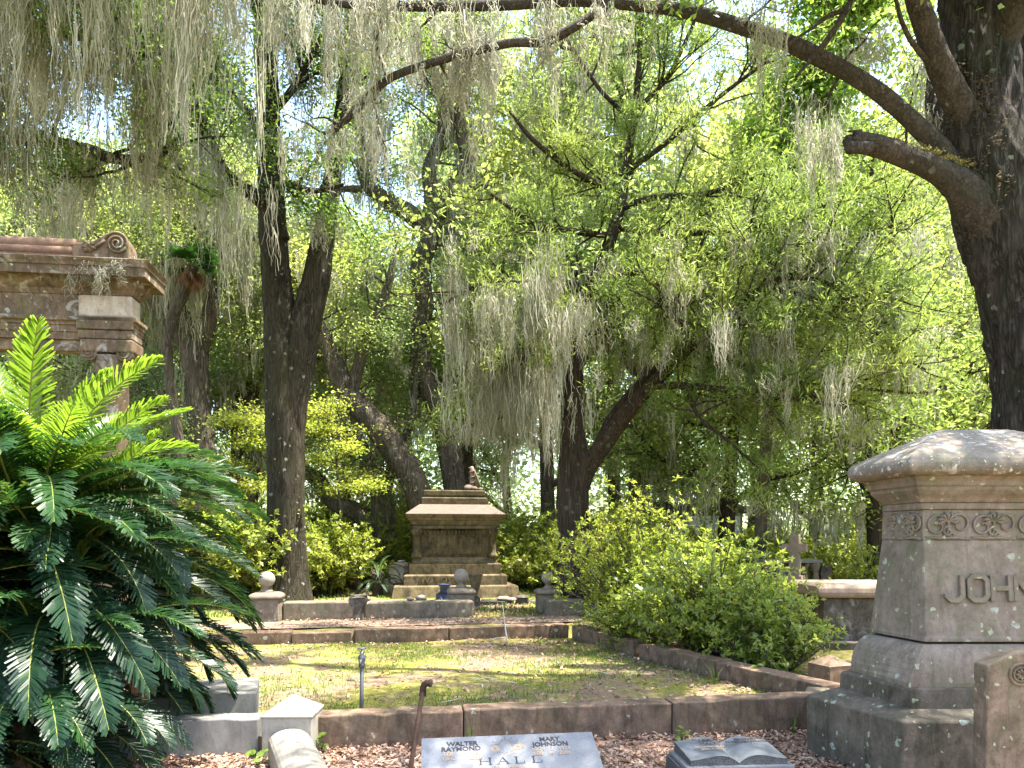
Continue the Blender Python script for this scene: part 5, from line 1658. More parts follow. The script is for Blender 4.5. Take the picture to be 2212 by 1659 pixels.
lowh = hg[(hg[:, 2] < 7) & (hg[:, 2] > 2.4)]
a1, L1 = hang_from(lowh, rng, 600, .3, 1.5)
leftp = np.vstack([p_[:, :3] for p_ in (paths[9], paths[14], paths[15])])
a2, L2 = hang_from(leftp, rng, 120, .6, 2.4, 1.0)
lefth = hg[(hg[:, 0] < 1.6) & (hg[:, 2] < 6.8) & (hg[:, 2] > 3.0)]
a3, L3 = hang_from(lefth, rng, 420, .6, 2.2, 1.0)
aa, LL = np.vstack([a1, a2, a3]), np.concatenate([L1, L2, L3])
qx = aa[:, 0] / aa[:, 1] * F + 1106
lim = aa[:, 2] - (EYE + (HZ - np.where((qx > 985) & (qx < 1080), 965, 1120)) / F * aa[:, 1])
LL = np.minimum(LL, lim); LL = np.where(qx < 955, 0, LL); aa, LL = aa[LL > .15], LL[LL > .15]
moss(aa, LL, rng, 'brownish Spanish moss curtain hanging from the cedar boughs above the far monument', strands=19, width=.014, rad=.12, K=5)

# ---- great tree at the right
rng = np.random.default_rng(19)
gt = empty('great_cedar_tree', ((2250 - 1106) / F * 8.2, 8.2, 0), 'huge leaning tree trunk with a snapped limb behind the large monument at right', 'tree')
wd = Wood(rng)
gtr = wd.limb(lp([(2290, 1520, 8.2, 130), (2280, 1300, 8.2, 110), (2262, 1000, 8.2, 96), (2250, 900, 8.2, 91), (2226, 700, 8.2, 88), (2186, 540, 8.2, 89), (2150, 420, 8.2, 90), (2126, 300, 8.2, 76), (2117, 180, 8.3, 72), (2110, 0, 8.4, 70), (2104, -250, 8.5, 62), (2095, -550, 8.6, 46), (2060, -900, 8.6, 20)]), .05, 96, .12)
st2 = wd.limb(lp([(2290, 720, 8.5, 55), (2262, 520, 8.7, 46), (2228, 330, 8.8, 33), (2214, 150, 8.9, 27), (2206, -80, 9, 23), (2200, -400, 9, 12)]), .06, 34, .1)
wd.build('trunk', M['great_bark'], gt)
wd = Wood(rng)
arch = wd.limb(lp([(2150, 520, 8.2, 28), (2090, 410, 8.15, 28), (2040, 335, 8.1, 22), (1985, 275, 8.1, 18), (1900, 200, 8.1, 17), (1800, 140, 8.2, 17), (1700, 92, 8.3, 16), (1600, 58, 8.4, 15), (1480, 24, 8.6, 14), (1380, 12, 8.7, 12), (1250, 2, 8.9, 11), (1100, 10, 9.1, 11), (950, 14, 9.3, 10), (800, 12, 9.5, 9), (700, 2, 9.7, 7), (600, -30, 9.9, 4)]), .06, 26, .10)
sub_ = wd.limb(lp([(1318, 12, 8.8, 11), (1285, 30, 8.8, 10), (1235, 62, 8.8, 10), (1178, 90, 8.9, 10), (1100, 94, 9.0, 9), (1000, 116, 9.1, 9), (920, 140, 9.3, 8), (848, 166, 9.4, 8), (792, 212, 9.6, 9), (745, 262, 9.8, 6), (700, 290, 10, 3)]), .06, 18, .12)
upl = wd.limb(lp([(2120, 330, 8.2, 36), (2085, 250, 8.1, 31), (2042, 165, 8.0, 28), (2003, 70, 7.9, 25), (1972, -30, 7.8, 22), (1940, -180, 7.7, 17), (1900, -360, 7.5, 9)]), .06, 24, .1)
tw1 = wd.limb(lp([(2035, 165, 8.0, 7), (1985, 110, 7.9, 6), (1950, 50, 7.8, 5), (1925, -40, 7.8, 4)]), .06, 8, .1, .01)
tw2 = wd.limb(lp([(1870, -60, 7.9, 9), (1830, 20, 7.9, 8), (1795, 75, 7.9, 7), (1750, 130, 8, 5), (1720, 165, 8, 3)]), .06, 8, .1, .01)
tw3 = wd.limb(lp([(1830, 20, 7.9, 6), (1790, 35, 7.9, 5), (1740, 70, 7.9, 3), (1690, 100, 7.9, 2)]), .06, 8, .1, .01)
mossy = wd.limb(lp([(2080, 360, 8.9, 24), (2040, 290, 9.0, 26), (2020, 220, 9.1, 20), (2022, 120, 9.2, 12), (2040, 20, 9.3, 8)]), .06, 18, .12)
top1 = wd.limb(lp([(2108, -150, 8.4, 40), (1950, -330, 7.6, 28), (1750, -480, 6.8, 20), (1500, -600, 6.2, 14), (1250, -700, 5.8, 8)]), .1, 14, .1)
top2 = wd.limb(lp([(2105, -300, 8.5, 34), (2000, -500, 9.5, 24), (1800, -650, 10.5, 18), (1550, -760, 11, 10), (1350, -820, 11.5, 6)]), .1, 14, .1)
top3 = wd.limb(lp([(2100, -250, 8.5, 34), (2200, -500, 7, 24), (2250, -800, 5.5, 18), (2100, -1200, 4.2, 10)]), .1, 14, .1)
top4 = wd.limb(lp([(2110, -100, 8.5, 34), (2300, -300, 8.8, 24), (2480, -500, 9, 18), (2700, -640, 9, 10)]), .1, 14, .1)
shade_limb = wd.limb(np.array([(5.35, 8.4, 6.9, .22), (5.6, 7.2, 8.1, .17), (5.7, 5.6, 8.7, .12), (5.2, 3.9, 8.8, .08), (4.4, 2.6, 8.6, .04)]), .1, 12, .1)  # unseen limb, added so that its leaves shade the large monument's cap
wd.build('limb', M['limb_bark'], gt)
w2_ = Wood(rng)
stub = w2_.limb(lp([(2150, 500, 8.1, 46), (2100, 425, 8.05, 44), (2045, 380, 8.0, 29), (1985, 348, 7.95, 24), (1925, 325, 7.9, 23), (1880, 312, 7.88, 22), (1842, 306, 7.87, 21), (1836, 304, 7.87, 15), (1838, 304, 7.87, 3)]), .05, 30, .12)
o = w2_.build('broken_limb', M['limb_bark'], gt)
o['label'] = 'snapped off thick limb with moss on top'
w3_ = Wood(rng)
for k in range(16):
    a_ = rng.uniform(0, 2 * PI); q_ = rng.uniform(.2, .9)
    b0 = np.array(P(1846, 306, 7.87)); r0_ = 23 / F * 7.87
    off_ = np.array([0, math.cos(a_) * r0_ * q_, math.sin(a_) * r0_ * q_])
    tip_ = b0 + off_ * .9 + np.array([-rng.uniform(.04, .13), 0, .01])
    w3_.twig(np.array([b0 + off_ + np.array([.06, 0, 0]), b0 + off_, tip_]), np.array([.022, .019, .003]), 5)
w3_.limb(lp([(1880, 318, 7.8, 13), (1848, 318, 7.75, 14), (1832, 320, 7.73, 14), (1829, 320, 7.73, 3)]), .03, 16, .15)
w3_.build('splintered_end', M['limb_bark'], gt)
wt = Wood(rng)
lf, hg = [], []
for pth, n_, L_, t0 in ((arch, 12, .8, .25), (sub_, 14, .7, .2), (upl, 10, .9, .5), (top1, 34, 1.5, .15), (top2, 26, 1.8, .15), (top3, 40, 1.6, .15), (top4, 20, 1.8, .2), (shade_limb, 34, 1.3, .3)):
    a, b = branches(wt, pth, rng, n_, L_, 1.0, .2, t0, 1.0, .02, 4)
    if pth is not arch and pth is not sub_: lf.append(a)
    hg.append(b)
wt.build('twigs', M['limb_bark'], gt)['kind'] = 'stuff'
lf = np.vstack(lf)
crown('crown', lf, 24, .22, .09, rng, M['oak_leaf'], gt)
ah = np.vstack([arch[int(len(arch) * .42):, :3], arch[int(len(arch) * .6):, :3], sub_[:, :3], hg[0], hg[1]])
a1, L1 = hang_from(ah, rng, 320, .3, 1.5, 1.4)
a2 = lp([(815, 20, 9.45, 1), (822, 30, 9.45, 1), (808, 30, 9.5, 1), (770, 20, 9.5, 1), (700, 10, 9.7, 1), (720, 0, 9.7, 1), (1060, 60, 9.1, 1), (905, 30, 9.3, 1)])[:, :3]
a2 = np.repeat(a2, 3, 0) + rng.normal(0, .04, (24, 3)); L2 = np.array([2.3, 1.7, 2.0, 1.6, 1.6, 1.5, 1.5, 1.2] ).repeat(3) * rng.uniform(.6, 1.05, 24)
a3, L3 = hang_from(mossy[:, :3], rng, 26, .3, .7)
a4 = lp([(1750, 235, 10.6, 1), (1765, 250, 10.6, 1), (1800, 260, 10.6, 1), (1820, 255, 10.6, 1), (1730, 250, 10.6, 1), (1780, 270, 10.6, 1)])[:, :3]
a4 = np.repeat(a4, 3, 0) + rng.normal(0, .05, (18, 3)); L4 = rng.uniform(.6, 1.5, 18)
moss(np.vstack([a1, a2, a3, a4]), np.concatenate([L1, L2, L3, L4]), rng, 'grey Spanish moss hanging in long strands from the arching limb across the top', strands=22, width=.012, rad=.07, K=5)
# ferns and dead creeper at the top of the trunk, moss cushion on the stub
q_ = gtr[(gtr[:, 2] > 4.9) & (gtr[:, 2] < 6.8)]
q_ = q_[rng.integers(0, len(q_), 380)]
an = rng.uniform(PI * 1.0, PI * 1.75, 380)
fc = q_[:, :3] + np.stack([np.cos(an), np.sin(an), np.zeros(380)], 1) * q_[:, 3:4] * 1.02
crown('fern_fringe', fc[(fc[:, 0] < 5.2)][:170], 9, .05, .04, rng, M['fern'], gt)
q_ = stub[(stub[:, 0] > 4.1) & (stub[:, 0] < 4.9)]
q_ = q_[rng.integers(0, len(q_), 160)]
fc = q_[:, :3] + np.stack([rng.normal(0, .3, 160), rng.normal(-.2, .4, 160), np.full(160, .92)], 1) * q_[:, 3:4]
t = NT('moss_cushion'); t.done(t.bsdf(t.mix(t.noise(t.co(), 50, 4), (0.16, .14, .04), (.38, .34, .12)), .9))
crown('moss_cushion', fc, 14, .018, .025, rng, M['moss_cushion'], gt)

# ---- bright small-leaved tree behind the arch
rng = np.random.default_rng(20)
mp_ = empty('sweetgum_tree', ((1780 - 1106) / F * 17, 17, .1), 'tall slender tree with bright yellow green leaves seen above the arching limb', 'tree')
wd = Wood(rng)
m1 = wd.limb(lp([(1640, 1320, 14), (1650, 1000, 13), (1690, 700, 11), (1740, 400, 9), (1775, 200, 7), (1790, 60, 5), (1800, -150, 3)], 17), .2, 12, .08)
lf, hg = branches(wd, m1, rng, 80, 1.9, 1.0, .2, .6, 1.0, .02, 4)
wd.build('trunk', M['oak_bark_far'], mp_)
crown('crown', lf, 22, .2, .11, rng, M['maple_leaf'], mp_, aspect=.8)


for sd_n, px_, Y, H, lab, ml in ((21, 515, 18.4, 5.2, 'slender understory tree with bright yellow green tiers left of the forked oak', 'azalea_leaf'), (22, 730, 19.0, 4.9, 'understory tree with flat leafy tiers right of the forked oak', 'azalea_leaf')):
    rng = np.random.default_rng(sd_n)
    x_ = (px_ - 1106) / F * Y
    us = empty('understory_tree', (x_, Y, .2), lab, 'tree')
    wd = Wood(rng)
    tr = wd.limb(np.array([(x_, Y, .1, .05), (x_ + .1, Y, 2.0, .045), (x_ - .05, Y, 3.8, .03), (x_ + .05, Y, H, .012)]), .15, 8, .1)
    lf = []
    for k in range(11):
        i = int(len(tr) * rng.uniform(.5, .98))
        az = k * 2.4; L = rng.uniform(.8, 1.7)
        p = tr[i, :3]
        e = wd.limb(np.array([(*p, .02), (p[0] + .5 * L * math.cos(az), p[1] + .5 * L * math.sin(az), p[2] + .15, .014), (p[0] + L * math.cos(az), p[1] + L * math.sin(az), p[2] + .1, .006)]), .15, 5, .1)
        a, b = branches(wd, e, rng, 9, .6, 1.0, .0, .2, 1.0, .008, 3)
        a[:, 2] = p[2] + .15 + (a[:, 2] - p[2] - .15) * .3
        lf.append(a)
    wd.build('trunk', M['stem_bark'], us)
    crown('crown', np.vstack(lf), 5, .2, .09, rng, M[ml], us, flat=.35, upb=1.6, aspect=.55)


# ------------------------------------------------------------------ background trees: four kinds, copied
def proto_tree(name, seed, Ht, spreadr, nb, leafmat, barkmat, leafsize, k, mossn, r0=.32, label='', low=.3):
    rng = np.random.default_rng(seed)
    root = empty(name, (0, 0, 0), label, 'tree')
    wd = Wood(rng)
    lean = rng.normal(0, .05, 2)
    pts = [(lean[0] * z * z / Ht * .6 + rng.normal(0, .12) * (z > 0), lean[1] * z, z, r0 * (1 - .75 * z / Ht) * (1.35 if z <= 0 else 1)) for z in np.linspace(-.3, Ht, 7)]
    tr = wd.limb(np.array(pts), .35, 14, .12)
    limbs = [tr[int(len(tr) * low):]]
    for j in range(nb):
        i = int(len(tr) * rng.uniform(low, .85))
        az = j * 2.4 + rng.uniform(-.3, .3)
        L = spreadr * rng.uniform(.6, 1.1)
        p = tr[i, :3]; d = np.array([math.cos(az), math.sin(az), rng.uniform(.15, .7)])
        pp = [(*p, tr[i, 3] * .5)]
        for s_ in (0.33, .66, 1.0):
            p2 = p + d * L * s_ + rng.normal(0, .25, 3) + np.array([0, 0, .5 * s_])
            pp.append((*p2, tr[i, 3] * .5 * (1 - .8 * s_)))
        limbs.append(wd.limb(np.array(pp), .3, 7, .1))
    lf, hg = [], []
    for pth in limbs:
        a, b = branches(wd, pth, rng, max(5, int(len(pth) * .9)), 1.9, 1.0, .2, .25, 1.0, .03, 3)
        lf.append(a); hg.append(b)
    lf = np.vstack(lf); hg = np.vstack(hg)
    parts = [wd.build('trunk', M[barkmat], root)]
    V, Q, r_ = leaf_arrays(lf, k, .36, leafsize, rng, aspect=.55)
    o = np_mesh('crown', V, Q, M[leafmat], root, rnd=.6 * np.repeat(rng.uniform(0, 1, len(lf)), k) + .4 * r_)
    o['kind'] = 'stuff'
    parts.append(o)
    if mossn:
        a1, L1 = hang_from(hg, rng, mossn, .6, 2.6)
        V, Q, r_ = moss_arrays(a1, L1, rng, strands=9, width=.05, rad=.17, K=4)
        o = np_mesh('hanging_moss', V, Q, M['moss'], root, rnd=r_)
        o['kind'] = 'stuff'
        parts.append(o)
    print(name, 'leaves', len(lf) * k)
    return root, parts


GB = 'trees standing in the background'
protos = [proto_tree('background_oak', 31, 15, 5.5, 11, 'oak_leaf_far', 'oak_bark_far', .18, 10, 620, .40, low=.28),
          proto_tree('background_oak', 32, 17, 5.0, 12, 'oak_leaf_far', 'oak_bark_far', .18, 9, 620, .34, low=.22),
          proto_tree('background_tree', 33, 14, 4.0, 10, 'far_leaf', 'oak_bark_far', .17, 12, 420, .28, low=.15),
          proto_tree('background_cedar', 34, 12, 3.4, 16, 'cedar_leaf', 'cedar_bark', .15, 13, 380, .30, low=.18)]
spots = [ # px, Y, proto, rotation, scale, label
    (545, 24, 0, .4, .95, 'mossy oak seen just left of the forked dark oak'),
    (1190, 24.5, 1, 1.9, .85, 'moss draped oak between the far monument and the cedar trunk'),
    (1012, 27, 0, 2.9, .9, 'pale trunked oak right behind the broken column'),
    (502, 27, 1, 4.0, .8, 'short grey mossy trunk between the palm and the forked oak'),
    (290, 23, 2, 1.0, .9, 'tree behind the columned memorial'),
    (130, 26, 0, 5.1, .95, 'oak behind the left end of the columned memorial'),
    (-60, 22, 1, .2, .9, 'oak at the far left edge behind the memorial'),
    (740, 31, 2, 2.2, 1.05, 'pale green tree far behind, between the forked and crooked oaks'),
    (1560, 21, 3, 1.1, .9, 'dark cedar rising behind the big bush'),
    (1905, 15.5, 3, 3.0, .85, 'cedar whose trunk shows beside the large monument'),
    (1760, 26, 2, .9, .95, 'green tree beyond the stone cross'),
    (2080, 22, 0, 3.6, .9, 'oak beyond the large monument'),
    (2230, 26, 3, 5.0, 1.1, 'cedar at the far right edge beyond the great trunk'),
    (1330, 30, 1, .7, .95, 'distant oak behind the cedar trunk'),
    (1440, 36, 2, 4.4, 1.1, 'distant tree behind the grey stele'),
    (880, 38, 0, 1.4, 1.1, 'distant oak left of the crooked oak'),
    (620, 40, 1, 5.6, 1.1, 'distant oak behind the forked oak'),
    (380, 37, 0, 2.5, 1.1, 'distant oak behind the palm'),
    (60, 40, 2, 3.3, 1.2, 'distant tree behind the memorial at far left'),
    (1100, 44, 2, 5.9, 1.2, 'far tree in the middle of the wood'),
    (1660, 40, 0, 4.9, 1.0, 'distant oak above the white vault'),
    (1950, 38, 1, 1.2, 1.0, 'distant oak right of the stone cross'),
    (1390, 24, 1, 2.8, 1.25, 'tall oak whose crown fills the sky above the grey stele'),
    (1640, 30, 0, 3.9, 1.35, 'tall oak behind the cedar boughs at upper right'),
    (1230, 34, 0, .8, 1.4, 'tall oak high behind the cedar trunk')]
for px_, Y, pi_, rz, sc_, lab in spots:
    root, kids = protos[pi_]
    c_ = copy_kids(root, kids)
    c_.location = ((px_ - 1106) / F * Y, Y, .2 if Y < 60 else 0)
    c_.rotation_euler = (0, 0, rz)
    c_.scale = (sc_, sc_, sc_)
    c_['label'] = lab
    c_['group'] = GB
for root, kids in protos:
    for k_ in kids: bpy.data.objects.remove(k_)
    bpy.data.objects.remove(root)

# ---- distant wood: one leafy mass with real depth, and its hanging moss
rng = np.random.default_rng(50)
N = 1000
cx_ = rng.uniform(-62, 62, N); cy_ = rng.uniform(46, 74, N); cz_ = rng.uniform(0, 1, N) ** 1.05 * 27
keep = rng.uniform(0, 1, N) < (1 - .62 * smooth(12, 26, cz_)) * (1 - .45 * np.exp(-((cx_ - 16) / 11) ** 2) * (cz_ > 15))
cen = np.stack([cx_, cy_, cz_], 1)[keep]
q_ = np.repeat(cen, 8, 0) + rng.normal(0, 1, (len(cen) * 8, 3)) * np.array([1.3, 1.3, .9])
V, Q, r_ = leaf_arrays(q_, 13, .6, .42, rng, aspect=.6)
low_ = np.stack([rng.uniform(-55, 55, 1500), rng.uniform(44, 60, 1500), rng.uniform(0, 1, 1500) ** 1.2 * 9], 1)
V2, Q2, r2_ = leaf_arrays(low_, 22, 1.1, .45, rng, aspect=.6)
fillc = np.stack([rng.uniform(2, 26, 420), rng.uniform(44, 62, 420), rng.uniform(9, 27, 420)], 1)
V3, Q3, r3_ = leaf_arrays(fillc, 30, 1.3, .45, rng, aspect=.6)
nV = len(V)
V = np.vstack([V, V2, V3]); Q = np.vstack([Q, Q2 + nV, Q3 + nV + len(V2)])
fw_ = np_mesh('distant_wood', V, Q, M['far_leaf'], None, rnd=np.concatenate([.6 * np.repeat(rng.uniform(0, 1, len(q_)), 13) + .4 * r_, .6 * np.repeat(rng.uniform(0, 1, 1500), 22) + .4 * r2_, .6 * np.repeat(rng.uniform(0, 1, 420), 30) + .4 * r3_]))
tag(fw_, 'pale green mass of distant woodland closing the view behind all the trees', 'woodland', kind='stuff')
print('wood', len(Q))


# ------------------------------------------------------------------ bushes
def bush(name, seed, cx0, cy0, z0, rx, ry, h, ntips, leafsize, mat, label, k=8, stemr=.012, base=.25, group=None, cat='bush'):
    rng = np.random.default_rng(seed)
    root = empty(name, (cx0, cy0, z0), label, cat, group)
    wd = Wood(rng)
    tips = []
    ns = max(9, ntips // 26)
    for i in range(ns):
        az = rng.uniform(0, 2 * PI); rr = rng.uniform(.05, 1) ** .6
        top = np.array([rx * rr * math.cos(az), ry * rr * math.sin(az), h * rng.uniform(.45, 1.0) * math.sqrt(max(.12, 1 - .75 * rr * rr))])
        b0 = np.array([rng.normal(0, base * rx * .4), rng.normal(0, base * ry * .4), -.05])
        mid_ = b0 * .45 + top * np.array([.42, .42, .5]) + rng.normal(0, .05, 3)
        o = spline(np.array([(*b0, stemr * 1.6), (*mid_, stemr), (*top, .004)]), .18)
        wd.twig(o[:, :3], o[:, 3], 5)
        for j in range(9):
            a = o[rng.integers(len(o) // 3, len(o)), :3]
            d = rng.normal(0, 1, 3) * np.array([1, 1, .6]) + np.array([0, 0, .45]) + .6 * (top - b0) / (np.linalg.norm(top - b0) + .1)
            d /= np.linalg.norm(d)
            L = rng.uniform(.12, .42) * (h ** .5)
            e = a + d * L
            wd.twig(np.array([a, a + d * L * .5 + rng.normal(0, .02, 3), e]), np.array([.006, .004, .002]), 3)
            tips.append(e); tips.append(a + d * L * .6)
            if rng.uniform() < .55: tips.append(a + d * L * .3 + rng.normal(0, .05, 3))
    tips = np.array(tips)
    wd.V = [v + np.array([cx0, cy0, z0]) for v in wd.V]
    wd.build('stems', M['stem_bark'], root)['kind'] = 'stuff'
    if len(tips) > ntips: tips = tips[:ntips]
    # rosettes: leaves spread outwards and up from each tip
    c = np.repeat(tips, k, 0); n_ = len(c)
    ax = unit(tips * np.array([1, 1, .4]) + np.array([0, 0, h * .5]) + rng.normal(0, .25, tips.shape))
    ax = np.repeat(ax, k, 0)
    d = unit(ax * .55 + rng.normal(0, .75, (n_, 3)))
    nr = unit(ax * 1.2 + rng.normal(0, .4, (n_, 3)) + np.array([0, 0, .4]))
    sd_ = unit(np.cross(d, nr)); nn = np.cross(sd_, d)
    L = (leafsize * rng.uniform(.55, 1.25, n_))[:, None]; W = L * .23
    c = c + rng.normal(0, .012, (n_, 3)) - ax * (rng.uniform(0, .05, n_))[:, None]
    V = np.stack([c, c + d * L * .5 + sd_ * W + nn * W * .35, c + d * L - nn * W * .3, c + d * L * .5 - sd_ * W + nn * W * .35], 1).reshape(-1, 3)
    o = np_mesh('foliage', V, np.arange(n_ * 4).reshape(-1, 4), M[mat], root, rnd=.5 * np.repeat(rng.uniform(0, 1, len(tips)), k) + .5 * rng.uniform(0, 1, n_))
    o['kind'] = 'stuff'
    return root, [k_ for k_ in C.objects if k_.parent == root]


GN = 'azalea bushes beside the plot'
bush('azalea_bush', 61, 1.95, 11.3, .1, 1.35, 1.1, 2.25, 2300, .075, 'azalea_leaf', 'tall sunlit azalea bush right of the cedar trunk', 8, group=GN)
bush('azalea_bush', 62, 2.68, 9.9, .05, 1.15, 1.1, 1.62, 2600, .085, 'azalea_near', 'big spreading azalea bush leaning over the right side kerb', 8, group=GN)
bush('azalea_bush', 63, 3.05, 8.75, .03, .75, .65, .98, 1400, .070, 'azalea_near', 'lower azalea bush in front of the rounded wall tomb', 8, group=GN)
bush('azalea_bush', 66, 1.75, 10.4, .05, .75, .6, .95, 900, .058, 'azalea_near', 'small azalea bush at the far end of the side kerb', 8, group=GN)
bush('azalea_bush', 64, 7.3, 14.3, .1, 1.0, .8, 1.6, 1200, .08, 'azalea_leaf', 'yellow green azalea bush between the stone cross and the large monument', 7, group=GN)
bush('azalea_bush', 65, 2.4, 13.6, .2, 1.0, .8, 2.3, 1300, .075, 'azalea_leaf', 'bright azalea bush just behind the cedar trunk', 7, group=GN)
r0_, k0_ = bush('azalea_bush', 71, 0, 0, 0, 1.5, 1.3, 2.0, 2600, .10, 'azalea_leaf', '', 8)
r1_, k1_ = bush('azalea_bush', 72, 0, 0, 0, 1.8, 1.5, 1.5, 2600, .11, 'azalea_leaf', '', 8)
GA = 'azalea bushes in the middle distance'
for px_, Y, wh, rz, s_, lab in ((450, 15.5, 0, 0, 1.25, 'yellow green azalea bush left of the forked oak'), (525, 17.5, 1, 2, 1.3, 'azalea bush close behind the left ball post'), (690, 18.5, 0, 4, 1.05, 'azalea bush right of the forked oak trunk'),
                               (745, 21, 1, 1, 1.2, 'azalea bush behind the small curved tomb'), (830, 22.5, 0, 3, 1.25, 'azalea bush behind the pale pedestal'), (1110, 22, 0, 5, 1.2, 'bright azalea bush just right of the far monument'),
                               (1160, 20.5, 1, 2.6, 1.0, 'azalea bush left of the cedar trunk'), (1330, 19, 0, 1.6, 1.25, 'azalea bush behind the cedar at right'), (1040, 27, 1, 0, 1.5, 'azalea bush far behind the far monument'),
                               (600, 25, 1, 3.7, 1.5, 'azalea bush far behind the forked oak'), (1480, 24, 1, 4.4, 1.2, 'azalea bush left of the white vault'), (1660, 22, 0, 2.4, 1.0, 'azalea bush behind the table tomb'),
                               (1800, 19, 1, 5.3, 1.0, 'azalea bush right of the stone cross'), (370, 21, 0, 5.6, 1.3, 'azalea bush behind the cycad fronds'), (200, 20, 1, 1.3, 1.3, 'azalea bush behind the memorial columns'),
                               (900, 30, 0, .9, 1.7, 'azalea bush in the distance left of the monument'), (1270, 28, 1, 2.2, 1.5, 'azalea bush in the distance behind the cedar'), (1900, 24, 0, 3.1, 1.4, 'azalea bush in the distance beside the large monument'), (2060, 18, 1, .3, 1.4, 'azalea bush hidden behind the large monument'), (760, 27, 0, 2.1, 1.6, 'azalea bush under the leaning oak'), (440, 28, 0, 4.1, 1.7, 'azalea bush in the distance under the branching oak')):
    rt, kd = ((r0_, k0_), (r1_, k1_))[wh]
    c_ = copy_kids(rt, kd)
    x_ = (px_ - 1106) / F * Y
    c_.location = (x_, Y, .2); c_.rotation_euler = (0, 0, rz); c_.scale = (s_, s_, s_)
    c_['label'] = lab; c_['group'] = GA
for rt, kd in ((r0_, k0_), (r1_, k1_)):
    for k_ in kd: bpy.data.objects.remove(k_)
    bpy.data.objects.remove(rt)


# ------------------------------------------------------------------ cycads
def frond_mesh(name, L, e0, bend, seed, mat, width=.19, twist=0.0, npair=96):
    """a frond rising along +x at elevation e0 that arches over by bend radians; origin at its foot"""
    rng = np.random.default_rng(seed)
    n = 90
    ang = e0 - bend * (np.linspace(0, 1, n) ** 1.25)
    dl = L / (n - 1)
    x = np.concatenate([[0], np.cumsum(np.cos(ang[:-1]) * dl)])
    z = np.concatenate([[0], np.cumsum(np.sin(ang[:-1]) * dl)])
    yy = np.sin(np.linspace(0, 1, n) * 1.6) * twist * L
    ctr = np.stack([x, yy, z], 1)
    V, Q, mi = [], [], []
    # rachis
    rr = np.linspace(.011, .002, 14)
    idx = np.linspace(0, n - 1, 14).astype(int)
    tv, tq = tube_arrays(ctr[idx], rr, 5)
    V += list(tv); Q += [tuple(q) for q in tq]; mi += [1] * len(tq)
    for s in (-1, 1):
        for j in range(npair):
            t_ = .10 + .90 * j / (npair - 1)
            i = min(n - 2, int(t_ * (n - 1)))
            p = ctr[i]
            T = ctr[i + 1] - ctr[i]; T /= np.linalg.norm(T)
            Sd = np.array([0, s * 1.0, 0]); Sd -= T * Sd.dot(T); Sd /= np.linalg.norm(Sd)
            Up = np.cross(T, Sd) * s
            if Up[2] < 0 and e0 - bend > -1.6: Up = -Up if False else Up
            prof = min(1, .35 + t_ * 2.6) * (1.0 if t_ < .7 else math.sqrt(max(.03, 1 - ((t_ - .7) / .31) ** 2)))
            if rng.uniform() < .035: continue
            l = max(.03, width * prof * rng.uniform(.86, 1.05))
            sweep = .42 + .75 * t_ ** 2
            sweep += rng.normal(0, .05)
            d = Sd * math.cos(sweep) + T * math.sin(sweep) + Up * (.30 + rng.normal(0, .10))
            d /= np.linalg.norm(d)
            nn = np.cross(d, T); nn /= np.linalg.norm(nn) + 1e-6
            wv = np.cross(nn, d) * .0066
            a = p; b = p + d * l * .5; dr_ = rng.uniform(.05, .22); c = p + d * l * .92 - Up * l * dr_; e = p + d * l * 1.02 - Up * l * dr_ * 1.6
            k = len(V)
            V += [a - wv * .8, a + wv * .8, b - wv, b + wv, c - wv * .7, c + wv * .7, e]
            Q += [(k, k + 1, k + 3, k + 2), (k + 2, k + 3, k + 5, k + 4)]
            mi += [0, 0]
    me = bpy.data.meshes.new(name)
    me.from_pydata([tuple(v) for v in V], [], Q)
    a_ = me.attributes.new('rnd', 'FLOAT', 'FACE')
    a_.data.foreach_set('value', rng.uniform(0, 1, len(Q)).astype(np.float32))
    me.materials.append(M[mat]); me.materials.append(M['rachis'] if mat != 'frond_dead' else M['frond_dead'])
    me.polygons.foreach_set('material_index', np.array(mi, dtype=np.int32))
    me.update()
    return me


FM = {'young': [frond_mesh('frond', 1.35, 1.35, .8, 1, 'frond_young', .19, .03), frond_mesh('frond', 1.4, 1.2, 1.0, 2, 'frond_young', .2, -.04), frond_mesh('frond', 1.35, 1.1, 1.2, 3, 'frond_young', .19, .05)],
      'mid': [frond_mesh('frond', 1.5, 1.0, 1.5, 4, 'frond_mid', .19, .03), frond_mesh('frond', 1.6, .85, 1.3, 5, 'frond_mid', .2, -.05), frond_mesh('frond', 1.5, .75, 1.7, 6, 'frond_mid', .19, .06)],
      'dark': [frond_mesh('frond', 1.5, .35, 1.25, 7, 'frond_dark', .2, .05), frond_mesh('frond', 1.45, .15, 1.35, 8, 'frond_dark', .2, -.05), frond_mesh('frond', 1.55, .5, 1.7, 9, 'frond_dark', .19, -.03), frond_mesh('frond', 1.4, -.15, 1.2, 10, 'frond_dark', .2, .04)],
      'dead': [frond_mesh('frond', 1.1, -.5, 1.0, 11, 'frond_dead', .15, .06), frond_mesh('frond', 1.0, -.8, .7, 12, 'frond_dead', .14, -.05)]}


